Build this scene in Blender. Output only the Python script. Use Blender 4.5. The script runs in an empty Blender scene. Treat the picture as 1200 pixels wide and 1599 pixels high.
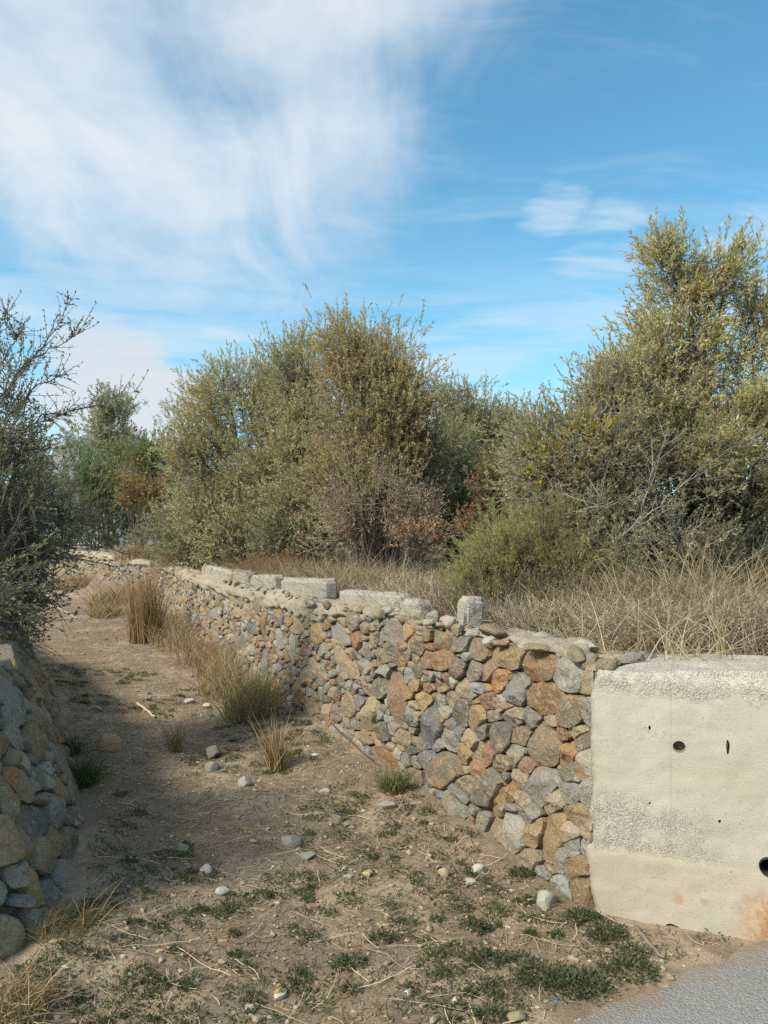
import bpy, bmesh, math, random
import numpy as np
from mathutils import Vector, noise as mnoise

# ------------------------------------------------------------------ camera, sky, sun, exposure
sc = bpy.context.scene
C = sc.collection
F, PX, PY, EYE = 1208.0, 600.0, 848.0, 1.55      # focal length in photo pixels, principal column, horizon row, eye height
cam = bpy.data.cameras.new('camera'); camo = bpy.data.objects.new('camera', cam); C.objects.link(camo)
cam.sensor_fit = 'VERTICAL'; cam.sensor_height = 24.0; cam.lens = 24.0 * F / 1599.0
cam.shift_y = (PY - 799.5) / 1599.0
cam.clip_start = 0.05; cam.clip_end = 20000
camo.location = (0, 0, EYE); camo.rotation_euler = (math.pi / 2, 0, 0)
sc.camera = camo
sc.render.resolution_x, sc.render.resolution_y = 768, 1024

SUN_AZ = math.atan2(-0.80, -0.60)                # measured from +Y towards +X
SUN_EL = math.radians(42)
SUN_DIR = Vector((math.sin(SUN_AZ) * math.cos(SUN_EL), math.cos(SUN_AZ) * math.cos(SUN_EL), math.sin(SUN_EL)))
sun = bpy.data.lights.new('sun', 'SUN'); suno = bpy.data.objects.new('sun', sun); C.objects.link(suno)
sun.energy = 3.3; sun.angle = math.radians(11.0); sun.color = (1.0, 0.92, 0.79)
suno.rotation_euler = SUN_DIR.to_track_quat('Z', 'Y').to_euler()
suno.location = (-8, -6, 9)

sc.view_settings.view_transform = 'Standard'; sc.view_settings.look = 'None'
sc.view_settings.exposure = 0.75; sc.view_settings.gamma = 1.0
sc.view_settings.use_curve_mapping = False
try:
    sc.cycles.use_denoising = False
    sc.cycles.max_bounces = 6; sc.cycles.diffuse_bounces = 3; sc.cycles.glossy_bounces = 2
    sc.cycles.transmission_bounces = 3; sc.cycles.transparent_max_bounces = 4
except Exception:
    pass


class NT:
    """small helper round a node tree"""
    def __init__(s, tree):
        s.t = tree; s.t.nodes.clear()
    def n(s, typ, **kw):
        nd = s.t.nodes.new(typ)
        for k, v in kw.items():
            setattr(nd, k, v)
        return nd
    def put(s, sock, v):
        if hasattr(v, 'is_output') or isinstance(v, bpy.types.NodeSocket):
            s.t.links.new(v, sock)
        else:
            if isinstance(v, (tuple, list)) and len(v) == 3 and sock.type == 'RGBA':
                v = (*v, 1.0)
            sock.default_value = v
    def m(s, op, a, b=None, c=None, clamp=False):
        nd = s.n('ShaderNodeMath', operation=op); nd.use_clamp = clamp
        s.put(nd.inputs[0], a)
        if b is not None: s.put(nd.inputs[1], b)
        if c is not None: s.put(nd.inputs[2], c)
        return nd.outputs[0]
    def vm(s, op, a, b=None, scale=None):
        nd = s.n('ShaderNodeVectorMath', operation=op)
        s.put(nd.inputs[0], a)
        if b is not None: s.put(nd.inputs[1], b)
        if scale is not None: s.put(nd.inputs['Scale'], scale)
        return nd.outputs['Value'] if op in ('DOT_PRODUCT', 'LENGTH', 'DISTANCE') else nd.outputs['Vector']
    def noise(s, vec, scale, detail=4, rough=0.55, dist=0.0, col=False):
        nd = s.n('ShaderNodeTexNoise'); s.put(nd.inputs['Vector'], vec)
        nd.inputs['Scale'].default_value = scale; nd.inputs['Detail'].default_value = detail
        nd.inputs['Roughness'].default_value = rough; nd.inputs['Distortion'].default_value = dist
        return nd.outputs['Color'] if col else nd.outputs[0]
    def voro(s, vec, scale, feature='F1', out='Distance', rnd=1.0):
        nd = s.n('ShaderNodeTexVoronoi', feature=feature); s.put(nd.inputs['Vector'], vec)
        nd.inputs['Scale'].default_value = scale; nd.inputs['Randomness'].default_value = rnd
        return nd.outputs[out]
    def ss(s, v, a, b, lo=0.0, hi=1.0):
        nd = s.n('ShaderNodeMapRange', interpolation_type='SMOOTHSTEP')
        s.put(nd.inputs[0], v); nd.inputs[1].default_value = a; nd.inputs[2].default_value = b
        nd.inputs[3].default_value = lo; nd.inputs[4].default_value = hi
        return nd.outputs[0]
    def mix(s, f, a, b, mode='MIX'):
        nd = s.n('ShaderNodeMix', data_type='RGBA', blend_type=mode)
        s.put(nd.inputs[0], f); s.put(nd.inputs[6], a); s.put(nd.inputs[7], b)
        return nd.outputs[2]
    def bump(s, h, strength=0.5, dist=0.01, normal=None):
        nd = s.n('ShaderNodeBump'); nd.inputs['Strength'].default_value = strength
        nd.inputs['Distance'].default_value = dist; s.put(nd.inputs['Height'], h)
        if normal is not None: s.put(nd.inputs['Normal'], normal)
        return nd.outputs[0]


world = bpy.data.worlds.new('World'); sc.world = world; world.use_nodes = True
w = NT(world.node_tree)
sky = w.n('ShaderNodeTexSky', sky_type='NISHITA')
sky.sun_disc = False; sky.sun_elevation = SUN_EL; sky.sun_rotation = SUN_AZ
sky.altitude = 50; sky.air_density = 1.0; sky.dust_density = 0.6; sky.ozone_density = 1.2
SKY = 0.096
dirv = w.vm('NORMALIZE', w.n('ShaderNodeTexCoord').outputs['Generated'])
sep = w.n('ShaderNodeSeparateXYZ'); w.put(sep.inputs[0], dirv)
dz = w.m('MAXIMUM', sep.outputs[2], 0.0)
den = w.m('ADD', dz, 0.16)
comb = w.n('ShaderNodeCombineXYZ')
w.put(comb.inputs[0], w.m('DIVIDE', sep.outputs[0], den)); w.put(comb.inputs[1], w.m('DIVIDE', sep.outputs[1], den))
plane = comb.outputs[0]
def skydir(px, py):
    return tuple(Vector(((px - PX) / F, 1.0, (PY - py) / F)).normalized())
def blob(px, py, inner, outer):
    return w.ss(w.vm('DOT_PRODUCT', dirv, skydir(px, py)), math.cos(math.radians(outer)), math.cos(math.radians(inner)))
warp = w.vm('SCALE', w.vm('SUBTRACT', w.noise(plane, 1.1, 3, 0.5, 0, True), (0.5, 0.5, 0.5)), scale=0.38)
pw = w.vm('ADD', plane, warp)
streak = w.n('ShaderNodeMapping'); w.put(streak.inputs[0], pw)
streak.inputs['Rotation'].default_value = (0, 0, math.radians(28)); streak.inputs['Scale'].default_value = (0.55, 1.9, 1)
n_fine = w.noise(streak.outputs[0], 5.0, 6, 0.6, 0.2)
wisp = w.n('ShaderNodeMapping'); w.put(wisp.inputs[0], pw)
wisp.inputs['Rotation'].default_value = (0, 0, math.radians(-8)); wisp.inputs['Scale'].default_value = (2.6, 0.75, 1)
n_soft = w.noise(pw, 1.7, 6, 0.55)
n_str = w.noise(streak.outputs[0], 2.2, 7, 0.6, 0.3)
over = w.m('MULTIPLY', w.ss(w.vm('DOT_PRODUCT', dirv, tuple(Vector((-0.62, -0.45, 0.64)).normalized())), 0.15, 0.75), 0.9)  # unseen cloud cover behind the camera, added to make the blue ambient light whiter
veil_mask = w.m('MAXIMUM', over, w.m('MAXIMUM', w.m('MAXIMUM', w.m('MAXIMUM', blob(300, 80, 1, 22), blob(250, -700, 5, 40)), w.m('MAXIMUM', w.m('MULTIPLY', blob(150, 240, 1, 12), 0.75), blob(-1300, 0, 6, 38))), w.m('MULTIPLY', blob(400, 300, 0.5, 9), 0.5)))  # the widest blobs lie out of view, added to whiten the ambient light
n_wisp = w.noise(wisp.outputs[0], 1.5, 6, 0.55, 0.5)
veil = w.ss(w.m('ADD', w.m('MULTIPLY', veil_mask, 0.62), w.m('ADD', w.m('MULTIPLY', n_soft, 1.15), w.m('MULTIPLY', n_wisp, 0.75))), 1.06, 1.75)
cirrus = w.m('MULTIPLY', w.ss(n_str, 0.48, 0.80), 0.62)
small = w.m('MAXIMUM', w.m('MAXIMUM', blob(868, 328, 0.1, 3.6), blob(945, 392, 0.2, 5.0)), blob(1195, 400, 0.2, 5.5))
small = w.ss(w.m('ADD', w.m('MULTIPLY', small, 0.33), n_fine), 0.66, 1.0)
# low bands near the horizon: noise stretched along the azimuth
az = w.m('ARCTAN2', sep.outputs[0], sep.outputs[1]); el = w.m('ARCSINE', sep.outputs[2])
cb = w.n('ShaderNodeCombineXYZ'); w.put(cb.inputs[0], w.m('MULTIPLY', az, 1.6)); w.put(cb.inputs[1], w.m('MULTIPLY', el, 13.0))
n_band = w.noise(cb.outputs[0], 1.6, 6, 0.58, 0.4)
band = w.m('MULTIPLY', w.m('MULTIPLY', w.ss(n_band, 0.36, 0.62), w.ss(el, 0.02, 0.10)), w.ss(el, 0.40, 0.19))
cb2 = w.n('ShaderNodeCombineXYZ'); w.put(cb2.inputs[0], w.m('MULTIPLY', az, 7.0)); w.put(cb2.inputs[1], w.m('MULTIPLY', el, 16.0))
n_cum = w.noise(cb2.outputs[0], 1.3, 5, 0.5)
cum = w.m('MAXIMUM', blob(170, 600, 1.5, 6), blob(235, 640, 1.0, 5))
cum = w.ss(w.m('ADD', w.m('MULTIPLY', cum, 0.55), n_cum), 0.62, 0.95)
cum = w.m('MULTIPLY', cum, w.m('MULTIPLY', w.ss(el, 0.30, 0.22), w.ss(el, 0.0, 0.06)))
blue = w.mix(1.0, sky.outputs[0], (0.72, 1.30, 1.28), 'MULTIPLY')
blue = w.mix(1.0, blue, (SKY, SKY, SKY), 'MULTIPLY')
blue = w.mix(w.m('MULTIPLY', w.ss(el, 0.34, 0.02), 0.45), blue, (0.36, 0.47, 0.55))
c1 = w.mix(w.m('MULTIPLY', w.m('MAXIMUM', cirrus, w.m('MULTIPLY', small, 0.8)), 0.8), blue, (0.41, 0.49, 0.56))
c2 = w.mix(w.m('MULTIPLY', band, 0.72), c1, (0.42, 0.50, 0.57))
c3 = w.mix(w.m('MULTIPLY', cum, 0.85), c2, (0.44, 0.465, 0.50))
c4 = w.mix(w.m('MULTIPLY', veil, 0.90), c3, (0.50, 0.535, 0.565))
bg = w.n('ShaderNodeBackground'); w.put(bg.inputs[0], c4); bg.inputs[1].default_value = 1.0
out = w.n('ShaderNodeOutputWorld'); w.t.links.new(bg.outputs[0], out.inputs[0])

# ------------------------------------------------------------------ helpers
R = np.random.default_rng(7); rnd = random.Random(11)

def P(px, py, d):
    """photo pixel at depth d -> world point"""
    return np.array(((px - PX) / F * d, d, EYE - (py - PY) / F * d))
def G(px, py):
    d = EYE * F / (py - PY); return (px - PX) / F * d, d

def sm(x, a, b):
    t = np.clip((np.asarray(x, float) - a) / (b - a), 0, 1); return t * t * (3 - 2 * t)

_perm = np.random.default_rng(3).random((256, 256))
def vnoise(x, y):
    xi = np.floor(x).astype(int); yi = np.floor(y).astype(int); fx = x - xi; fy = y - yi
    fx = fx * fx * (3 - 2 * fx); fy = fy * fy * (3 - 2 * fy)
    a = _perm[xi & 255, yi & 255]; b = _perm[(xi + 1) & 255, yi & 255]; c = _perm[xi & 255, (yi + 1) & 255]; d = _perm[(xi + 1) & 255, (yi + 1) & 255]
    return (a + (b - a) * fx) * (1 - fy) + (c + (d - c) * fx) * fy - 0.5
def fbm(x, y, o=4):
    x = np.asarray(x, float); y = np.asarray(y, float); s = 0; a = 1.0
    for i in range(o):
        s = s + a * vnoise(x * 2 ** i + 17.3 * i, y * 2 ** i - 9.1 * i); a *= 0.5
    return s

def mesh_np(name, V, Fc, cols=None, smooth=False, extra=None):
    """numpy verts + faces of one size -> mesh, with a colour per vertex"""
    me = bpy.data.meshes.new(name)
    V = np.ascontiguousarray(V, dtype=np.float32); Fc = np.ascontiguousarray(Fc, dtype=np.int32)
    n, k = Fc.shape
    me.vertices.add(len(V)); me.vertices.foreach_set('co', V.ravel())
    me.loops.add(n * k); me.loops.foreach_set('vertex_index', Fc.ravel())
    me.polygons.add(n); me.polygons.foreach_set('loop_start', np.arange(0, n * k, k, dtype=np.int32))
    me.polygons.foreach_set('use_smooth', np.full(n, smooth))
    me.update(calc_edges=True)
    if cols is not None:
        a = me.color_attributes.new('Col', 'FLOAT_COLOR', 'POINT')
        c = np.ones((len(V), 4), np.float32); c[:, :cols.shape[1]] = cols
        a.data.foreach_set('color', c.ravel())
    return me

def mesh_py(name, V, Fc, cols=None, smooth=True, sharp=0):
    me = bpy.data.meshes.new(name); me.from_pydata([tuple(v) for v in V], [], [tuple(f) for f in Fc])
    me.polygons.foreach_set('use_smooth', [smooth] * len(me.polygons)); me.update()
    if sharp: me.set_sharp_from_angle(angle=math.radians(sharp))
    if cols is not None:
        a = me.color_attributes.new('Col', 'FLOAT_COLOR', 'POINT')
        c = np.ones((len(V), 4), np.float32); cols = np.asarray(cols); c[:, :cols.shape[-1]] = cols
        a.data.foreach_set('color', c.ravel())
    return me

def obj(name, me, mat, parent=None, loc=None):
    o = bpy.data.objects.new(name, me); C.objects.link(o)
    if mat is not None and not me.materials: me.materials.append(mat)
    if parent is not None: o.parent = parent
    if loc is not None: o.location = loc
    return o
def empty(name, loc, label, cat, group=None):
    o = bpy.data.objects.new(name, None); C.objects.link(o); o.location = loc; o.empty_display_size = 0.2
    return tag(o, label, cat, group)
def tag(o, label, cat, group=None):
    o['label'] = label; o['category'] = cat
    if group: o['group'] = group
    return o
def kind(o, k, label=None, cat=None):
    o['kind'] = k
    if label: o['label'] = label
    if cat: o['category'] = cat
    return o

# ------------------------------------------------------------------ materials
def material(name):
    m = bpy.data.materials.new(name); m.use_nodes = True
    t = NT(m.node_tree)
    b = t.n('ShaderNodeBsdfPrincipled'); o = t.n('ShaderNodeOutputMaterial'); t.t.links.new(b.outputs[0], o.inputs[0])
    b.inputs['Roughness'].default_value = 0.9
    b.inputs['Specular IOR Level'].default_value = 0.25
    return m, t, b
def pos(t): return t.n('ShaderNodeNewGeometry').outputs['Position']
def attr(t): return t.n('ShaderNodeAttribute', attribute_name='Col')

def mat_stone():
    m, t, b = material('field_stone'); p = pos(t); a = attr(t)
    n1 = t.noise(p, 11, 5, 0.6, 0.6); n2 = t.noise(p, 55, 4, 0.65); n3 = t.noise(p, 190, 3, 0.6); n4 = t.noise(p, 23, 5, 0.65, 1.2)
    rust = t.m('MULTIPLY', t.ss(n1, 0.50, 0.62), a.outputs['Alpha'])
    c = t.mix(rust, a.outputs['Color'], (0.36, 0.20, 0.085))
    c = t.mix(t.m('MULTIPLY', t.ss(t.noise(p, 6.5, 5, 0.65, 0.8), 0.46, 0.64), 0.45), c, (0.275, 0.22, 0.145))         # earthy patina
    c = t.mix(t.m('MULTIPLY', t.ss(n4, 0.52, 0.66), 0.6), c, (0.38, 0.345, 0.28))       # pale crust
    c = t.mix(t.m('MULTIPLY', t.ss(n2, 0.56, 0.72), 0.6), c, (0.44, 0.42, 0.36))         # lichen flecks
    c = t.mix(t.m('MULTIPLY', t.ss(n2, 0.44, 0.30), 0.45), c, (0.11, 0.095, 0.075))       # pits
    t.put(b.inputs['Base Color'], t.mix(t.ss(n3, 0.35, 0.65), t.mix(1.0, c, (0.78, 0.77, 0.75), 'MULTIPLY'), t.mix(1.0, c, (1.18, 1.18, 1.18), 'MULTIPLY')))
    h = t.m('ADD', t.m('MULTIPLY', n4, 1.0), t.m('ADD', t.m('MULTIPLY', n2, 0.55), t.m('MULTIPLY', n3, 0.22)))
    t.put(b.inputs['Normal'], t.bump(h, 0.9, 0.022))
    return m
def mat_pebble():
    m, t, b = material('loose_stone'); p = pos(t); a = attr(t)
    n1 = t.noise(p, 30, 5, 0.65); n2 = t.noise(p, 160, 4, 0.65)
    c = t.mix(t.m('MULTIPLY', t.ss(n1, 0.52, 0.66), 0.4), a.outputs['Color'], (0.30, 0.235, 0.16))
    t.put(b.inputs['Base Color'], t.mix(t.ss(n2, 0.35, 0.65), t.mix(1.0, c, (0.75, 0.74, 0.72), 'MULTIPLY'), c))
    t.put(b.inputs['Normal'], t.bump(t.m('ADD', n1, t.m('MULTIPLY', n2, 0.4)), 0.6, 0.008))
    return m
def mat_earth_mortar():
    m, t, b = material('earth_mortar'); p = pos(t)
    n1 = t.noise(p, 8, 5, 0.6); n2 = t.noise(p, 60, 5, 0.7); v = t.voro(p, 70)
    c = t.mix(t.ss(n1, 0.35, 0.65), (0.27, 0.20, 0.13), (0.38, 0.30, 0.20))
    c = t.mix(t.m('MULTIPLY', t.ss(n2, 0.5, 0.7), 0.6), c, (0.42, 0.36, 0.27))
    t.put(b.inputs['Base Color'], c)
    t.put(b.inputs['Normal'], t.bump(t.m('ADD', n2, t.m('MULTIPLY', v, -0.5)), 1.0, 0.02))
    return m
def mat_mortar():
    m, t, b = material('lime_mortar'); p = pos(t)
    n1 = t.noise(p, 5, 6, 0.65); n2 = t.noise(p, 45, 6, 0.7); n3 = t.noise(p, 17, 5, 0.65, 1)
    c = t.mix(t.ss(n1, 0.35, 0.65), (0.32, 0.27, 0.195), (0.39, 0.345, 0.275))
    c = t.mix(t.m('MULTIPLY', t.ss(n3, 0.54, 0.66), 0.7), c, (0.33, 0.235, 0.14))
    c = t.mix(t.m('MULTIPLY', t.ss(n2, 0.45, 0.3), 0.7), c, (0.17, 0.14, 0.11))
    t.put(b.inputs['Base Color'], c)
    t.put(b.inputs['Normal'], t.bump(t.m('ADD', n2, n3), 1.0, 0.018))
    return m
def mat_block():
    m, t, b = material('old_concrete_block'); p = pos(t)
    n1 = t.noise(p, 6, 6, 0.65); n2 = t.noise(p, 50, 6, 0.7); v = t.voro(p, 90)
    c = t.mix(t.ss(n1, 0.35, 0.65), (0.30, 0.28, 0.235), (0.40, 0.375, 0.32))
    c = t.mix(t.m('MULTIPLY', t.ss(n2, 0.44, 0.32), 0.8), c, (0.16, 0.145, 0.12))
    c = t.mix(t.m('MULTIPLY', t.ss(n1, 0.50, 0.66), 0.65), c, (0.24, 0.195, 0.135))
    t.put(b.inputs['Base Color'], c)
    t.put(b.inputs['Normal'], t.bump(t.m('SUBTRACT', n2, t.m('MULTIPLY', v, 0.4)), 0.9, 0.012))
    return m
def mat_concrete():
    """poured wall; local frame: X along the face, Z up, face towards -Y"""
    m, t, b = material('poured_concrete'); tc = t.n('ShaderNodeTexCoord').outputs['Object']
    s = t.n('ShaderNodeSeparateXYZ'); t.put(s.inputs[0], tc); X, Z = s.outputs[0], s.outputs[2]
    n1 = t.noise(tc, 2.6, 5, 0.6); n2 = t.noise(tc, 26, 6, 0.7); n3 = t.noise(tc, 140, 3, 0.6); nb = t.noise(tc, 7, 5, 0.6, 0.5)
    c = t.mix(t.ss(n1, 0.35, 0.65), (0.41, 0.36, 0.29), (0.45, 0.41, 0.345))
    zz = t.m('ADD', Z, t.m('MULTIPLY', t.m('SUBTRACT', nb, 0.5), 0.10))
    low = t.ss(zz, 0.31, 0.27)
    c = t.mix(t.m('MULTIPLY', low, 0.55), c, (0.40, 0.335, 0.245))
    c = t.mix(t.m('MULTIPLY', t.ss(nb, 0.52, 0.68), 0.45), c, (0.385, 0.365, 0.315))
    # pour line and damp bands
    line = t.m('MULTIPLY', t.ss(t.m('ABSOLUTE', t.m('SUBTRACT', zz, 0.715)), 0.012, 0.0), 0.25)
    c = t.mix(line, c, (0.36, 0.33, 0.27))
    # exposed aggregate: patches with a shape of their own
    vd = t.voro(tc, 105); vc = t.n('ShaderNodeTexVoronoi'); t.put(vc.inputs['Vector'], tc); vc.inputs['Scale'].default_value = 105
    edge = t.m('ADD', t.voro(t.vm('ADD', tc, t.vm('SCALE', t.noise(tc, 40, 3, 0.6, 0, True), scale=0.02)), 105, 'DISTANCE_TO_EDGE'), t.m('MULTIPLY', t.ss(n2, 0.45, 0.6), 0.06))
    band1 = t.m('MULTIPLY', t.ss(zz, 0.24, 0.30), t.ss(zz, 0.56, 0.40))
    band1 = t.m('MULTIPLY', band1, t.ss(t.m('ADD', X, t.m('MULTIPLY', n1, 0.5)), 0.85, 0.35))
    band2 = t.ss(zz, 0.90, 0.955)
    agg = t.m('MULTIPLY', t.m('MAXIMUM', band1, band2), t.ss(t.noise(tc, 13, 4, 0.6), 0.34, 0.52))
    bw = t.n('ShaderNodeRGBToBW'); t.put(bw.inputs[0], vc.outputs['Color'])
    grain = t.mix(bw.outputs[0], (0.35, 0.32, 0.26), (0.50, 0.46, 0.39))
    c = t.mix(t.m('MULTIPLY', agg, 0.42), c, grain)
    crack = t.m('MULTIPLY', agg, t.ss(edge, 0.075, 0.01))
    c = t.mix(t.m('MULTIPLY', crack, 0.24), c, (0.17, 0.15, 0.12))
    # form marks and a hairline crack
    fm = t.m('MULTIPLY', t.ss(t.m('ABSOLUTE', t.m('SUBTRACT', t.m('ADD', X, t.m('MULTIPLY', t.m('SUBTRACT', n2, 0.5), 0.01)), 0.325)), 0.007, 0.001), t.ss(zz, 0.25, 0.35))
    wv = t.m('ADD', t.m('MULTIPLY', t.noise(tc, 5.5, 5, 0.7), 0.35), t.m('MULTIPLY', X, 0.25))
    hc = t.m('MULTIPLY', t.ss(t.m('ABSOLUTE', t.m('SUBTRACT', t.m('SUBTRACT', Z, wv), 0.52)), 0.0022, 0.0006), t.ss(n1, 0.44, 0.52))
    c = t.mix(t.m('MULTIPLY', t.m('MAXIMUM', t.m('MULTIPLY', fm, 0.25), hc), 0.55), c, (0.17, 0.15, 0.12))
    vs = t.n('ShaderNodeMapping'); t.put(vs.inputs[0], tc); vs.inputs['Scale'].default_value = (9, 1, 0.8)
    c = t.mix(t.m('MULTIPLY', t.ss(t.noise(vs.outputs[0], 2.0, 5, 0.65), 0.52, 0.70), 0.35), c, (0.36, 0.335, 0.285))
    # small blow holes
    bh = t.m('MULTIPLY', t.ss(t.voro(t.vm('ADD', tc, t.vm('SCALE', t.noise(tc, 12, 3, 0.6, 0, True), scale=0.06)), 48), 0.12, 0.05), t.ss(t.noise(tc, 6, 4, 0.6), 0.55, 0.64))
    c = t.mix(t.m('MULTIPLY', bh, 0.7), c, (0.16, 0.14, 0.11))
    # iron stain running down from the drain
    sx = t.m('ADD', X, t.m('MULTIPLY', t.m('SUBTRACT', nb, 0.5), 0.14))
    stain = t.m('MULTIPLY', t.ss(sx, 0.52, 0.72), t.ss(zz, 0.25, 0.12))
    c = t.mix(t.m('MULTIPLY', stain, 0.85), c, t.mix(t.ss(n2, 0.4, 0.62), (0.30, 0.115, 0.03), (0.50, 0.30, 0.13)))
    for (cx, cz, rr) in ((0.352, 0.11, 0.03), (0.45, 0.125, 0.026)):
        dd = t.m('SQRT', t.m('ADD', t.m('POWER', t.m('SUBTRACT', X, cx), 2.0), t.m('POWER', t.m('SUBTRACT', Z, cz), 2.0)))
        c = t.mix(t.m('MULTIPLY', t.ss(t.m('ADD', dd, t.m('MULTIPLY', t.m('SUBTRACT', n2, 0.5), 0.05)), rr, rr * 0.4), 0.6), c, (0.36, 0.20, 0.11))
    c = t.mix(t.m('MULTIPLY', t.ss(n3, 0.56, 0.72), 0.35), c, (0.32, 0.29, 0.24))
    c = t.mix(t.m('MULTIPLY', t.ss(n2, 0.58, 0.72), 0.4), c, (0.53, 0.49, 0.42))
    t.put(b.inputs['Base Color'], c)
    h = t.m('ADD', t.m('MULTIPLY', n2, 0.25), t.m('ADD', t.m('MULTIPLY', n3, 0.22), t.m('MULTIPLY', t.ss(t.noise(tc, 75, 4, 0.7), 0.40, 0.30), -0.10)))
    h = t.m('SUBTRACT', h, t.m('ADD', t.m('MULTIPLY', crack, 0.6), t.m('MULTIPLY', bh, 1.0)))
    h = t.m('SUBTRACT', h, t.m('MULTIPLY', agg, t.m('MULTIPLY', vd, 0.45)))
    t.put(b.inputs['Normal'], t.bump(h, 0.9, 0.009))
    return m
def mat_dirt():
    m, t, b = material('dry_earth'); p = pos(t)
    n0 = t.noise(p, 1.1, 5, 0.65); n1 = t.noise(p, 3.2, 6, 0.68, 0.4); n2 = t.noise(p, 18, 6, 0.7); n3 = t.noise(p, 95, 4, 0.7)
    v = t.n('ShaderNodeTexVoronoi'); t.put(v.inputs['Vector'], p); v.inputs['Scale'].default_value = 85
    c = t.mix(t.ss(n0, 0.38, 0.62), (0.225, 0.162, 0.107), (0.38, 0.29, 0.20))
    c = t.mix(t.m('MULTIPLY', t.ss(n1, 0.42, 0.58), 0.8), c, (0.195, 0.15, 0.108))      # litter and humus
    c = t.mix(t.m('MULTIPLY', t.ss(n2, 0.50, 0.68), 0.6), c, (0.165, 0.125, 0.086))
    c = t.mix(t.m('MULTIPLY', t.ss(n2, 0.45, 0.30), 0.55), c, (0.35, 0.285, 0.205))
    peb = t.m('MULTIPLY', t.ss(v.outputs['Distance'], 0.30, 0.22), t.ss(n3, 0.50, 0.60))
    c = t.mix(t.m('MULTIPLY', peb, 0.7), c, (0.43, 0.38, 0.30))
    n4 = t.noise(p, 230, 3, 0.7)
    c = t.mix(t.m('MULTIPLY', t.ss(n4, 0.60, 0.70), 0.7), c, (0.50, 0.43, 0.33))
    c = t.mix(t.m('MULTIPLY', t.ss(n4, 0.42, 0.32), 0.6), c, (0.12, 0.088, 0.06))
    c = t.mix(t.m('MULTIPLY', t.ss(n3, 0.42, 0.30), 0.45), c, (0.085, 0.064, 0.045))
    t.put(b.inputs['Base Color'], c)
    h = t.m('ADD', t.m('MULTIPLY', n2, 1.0), t.m('ADD', t.m('MULTIPLY', n3, 0.5), t.m('MULTIPLY', peb, 0.35)))
    t.put(b.inputs['Normal'], t.bump(h, 0.9, 0.02))
    return m
def mat_asphalt():
    m, t, b = material('worn_asphalt'); p = pos(t)
    n1 = t.noise(p, 3, 5, 0.6); n3 = t.noise(p, 170, 4, 0.7)
    v = t.n('ShaderNodeTexVoronoi'); t.put(v.inputs['Vector'], p); v.inputs['Scale'].default_value = 120
    c = t.mix(t.ss(n1, 0.35, 0.65), (0.30, 0.305, 0.30), (0.36, 0.36, 0.345))
    bw = t.n('ShaderNodeRGBToBW'); t.put(bw.inputs[0], v.outputs['Color'])
    c = t.mix(0.45, c, t.mix(bw.outputs[0], (0.16, 0.16, 0.155), (0.38, 0.38, 0.36)))
    c = t.mix(t.m('MULTIPLY', t.ss(n3, 0.46, 0.34), 0.55), c, (0.10, 0.10, 0.096))
    c = t.mix(t.m('MULTIPLY', t.ss(n3, 0.58, 0.72), 0.6), c, (0.42, 0.41, 0.38))
    sd = t.m('SUBTRACT', t.vm('DOT_PRODUCT', p, (0.520, -0.854, 0.0)), 0.62 * 0.520 - 2.49 * 0.854)        # metres in from the road's edge
    dust = t.m('MULTIPLY', t.ss(t.m('ADD', sd, t.m('MULTIPLY', t.noise(p, 7, 5, 0.7), -0.5)), -0.08, -0.30), 0.8)
    c = t.mix(dust, c, (0.32, 0.26, 0.19))
    t.put(b.inputs['Base Color'], c)
    t.put(b.inputs['Normal'], t.bump(t.m('SUBTRACT', n3, t.m('MULTIPLY', v.outputs['Distance'], 0.8)), 1.0, 0.010))
    return m
def mat_leaf(name, transl=0.5, rough=0.5, spec=0.3):
    m, t, b = material(name); a = attr(t)
    t.put(b.inputs['Base Color'], a.outputs['Color']); b.inputs['Roughness'].default_value = rough
    b.inputs['Specular IOR Level'].default_value = spec
    tr = t.n('ShaderNodeBsdfTranslucent'); t.put(tr.inputs[0], t.mix(1.0, a.outputs['Color'], (1.15, 1.2, 0.75), 'MULTIPLY'))
    mx = t.n('ShaderNodeMixShader'); mx.inputs[0].default_value = transl
    t.t.links.new(b.outputs[0], mx.inputs[1]); t.t.links.new(tr.outputs[0], mx.inputs[2])
    o = [n for n in t.t.nodes if n.type == 'OUTPUT_MATERIAL'][0]; t.t.links.new(mx.outputs[0], o.inputs[0])
    return m
def mat_bark():
    m, t, b = material('bark'); a = attr(t); p = pos(t)
    n = t.noise(p, 40, 4, 0.6)
    t.put(b.inputs['Base Color'], t.mix(t.ss(n, 0.3, 0.7), t.mix(1.0, a.outputs['Color'], (0.65, 0.65, 0.65), 'MULTIPLY'), a.outputs['Color']))
    return m
def mat_plain(name, col, rough=0.8, metal=0.0):
    m, t, b = material(name); p = pos(t); n = t.noise(p, 70, 4, 0.6)
    t.put(b.inputs['Base Color'], t.mix(t.ss(n, 0.3, 0.7), tuple(0.7 * c for c in col), col))
    b.inputs['Roughness'].default_value = rough; b.inputs['Metallic'].default_value = metal
    return m
def mat_hill():
    m, t, b = material('wooded_hill'); p = pos(t); n = t.noise(p, 0.01, 5, 0.6)
    t.put(b.inputs['Base Color'], t.mix(t.ss(n, 0.35, 0.65), (0.10, 0.12, 0.13), (0.17, 0.18, 0.19)))
    return m

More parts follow.
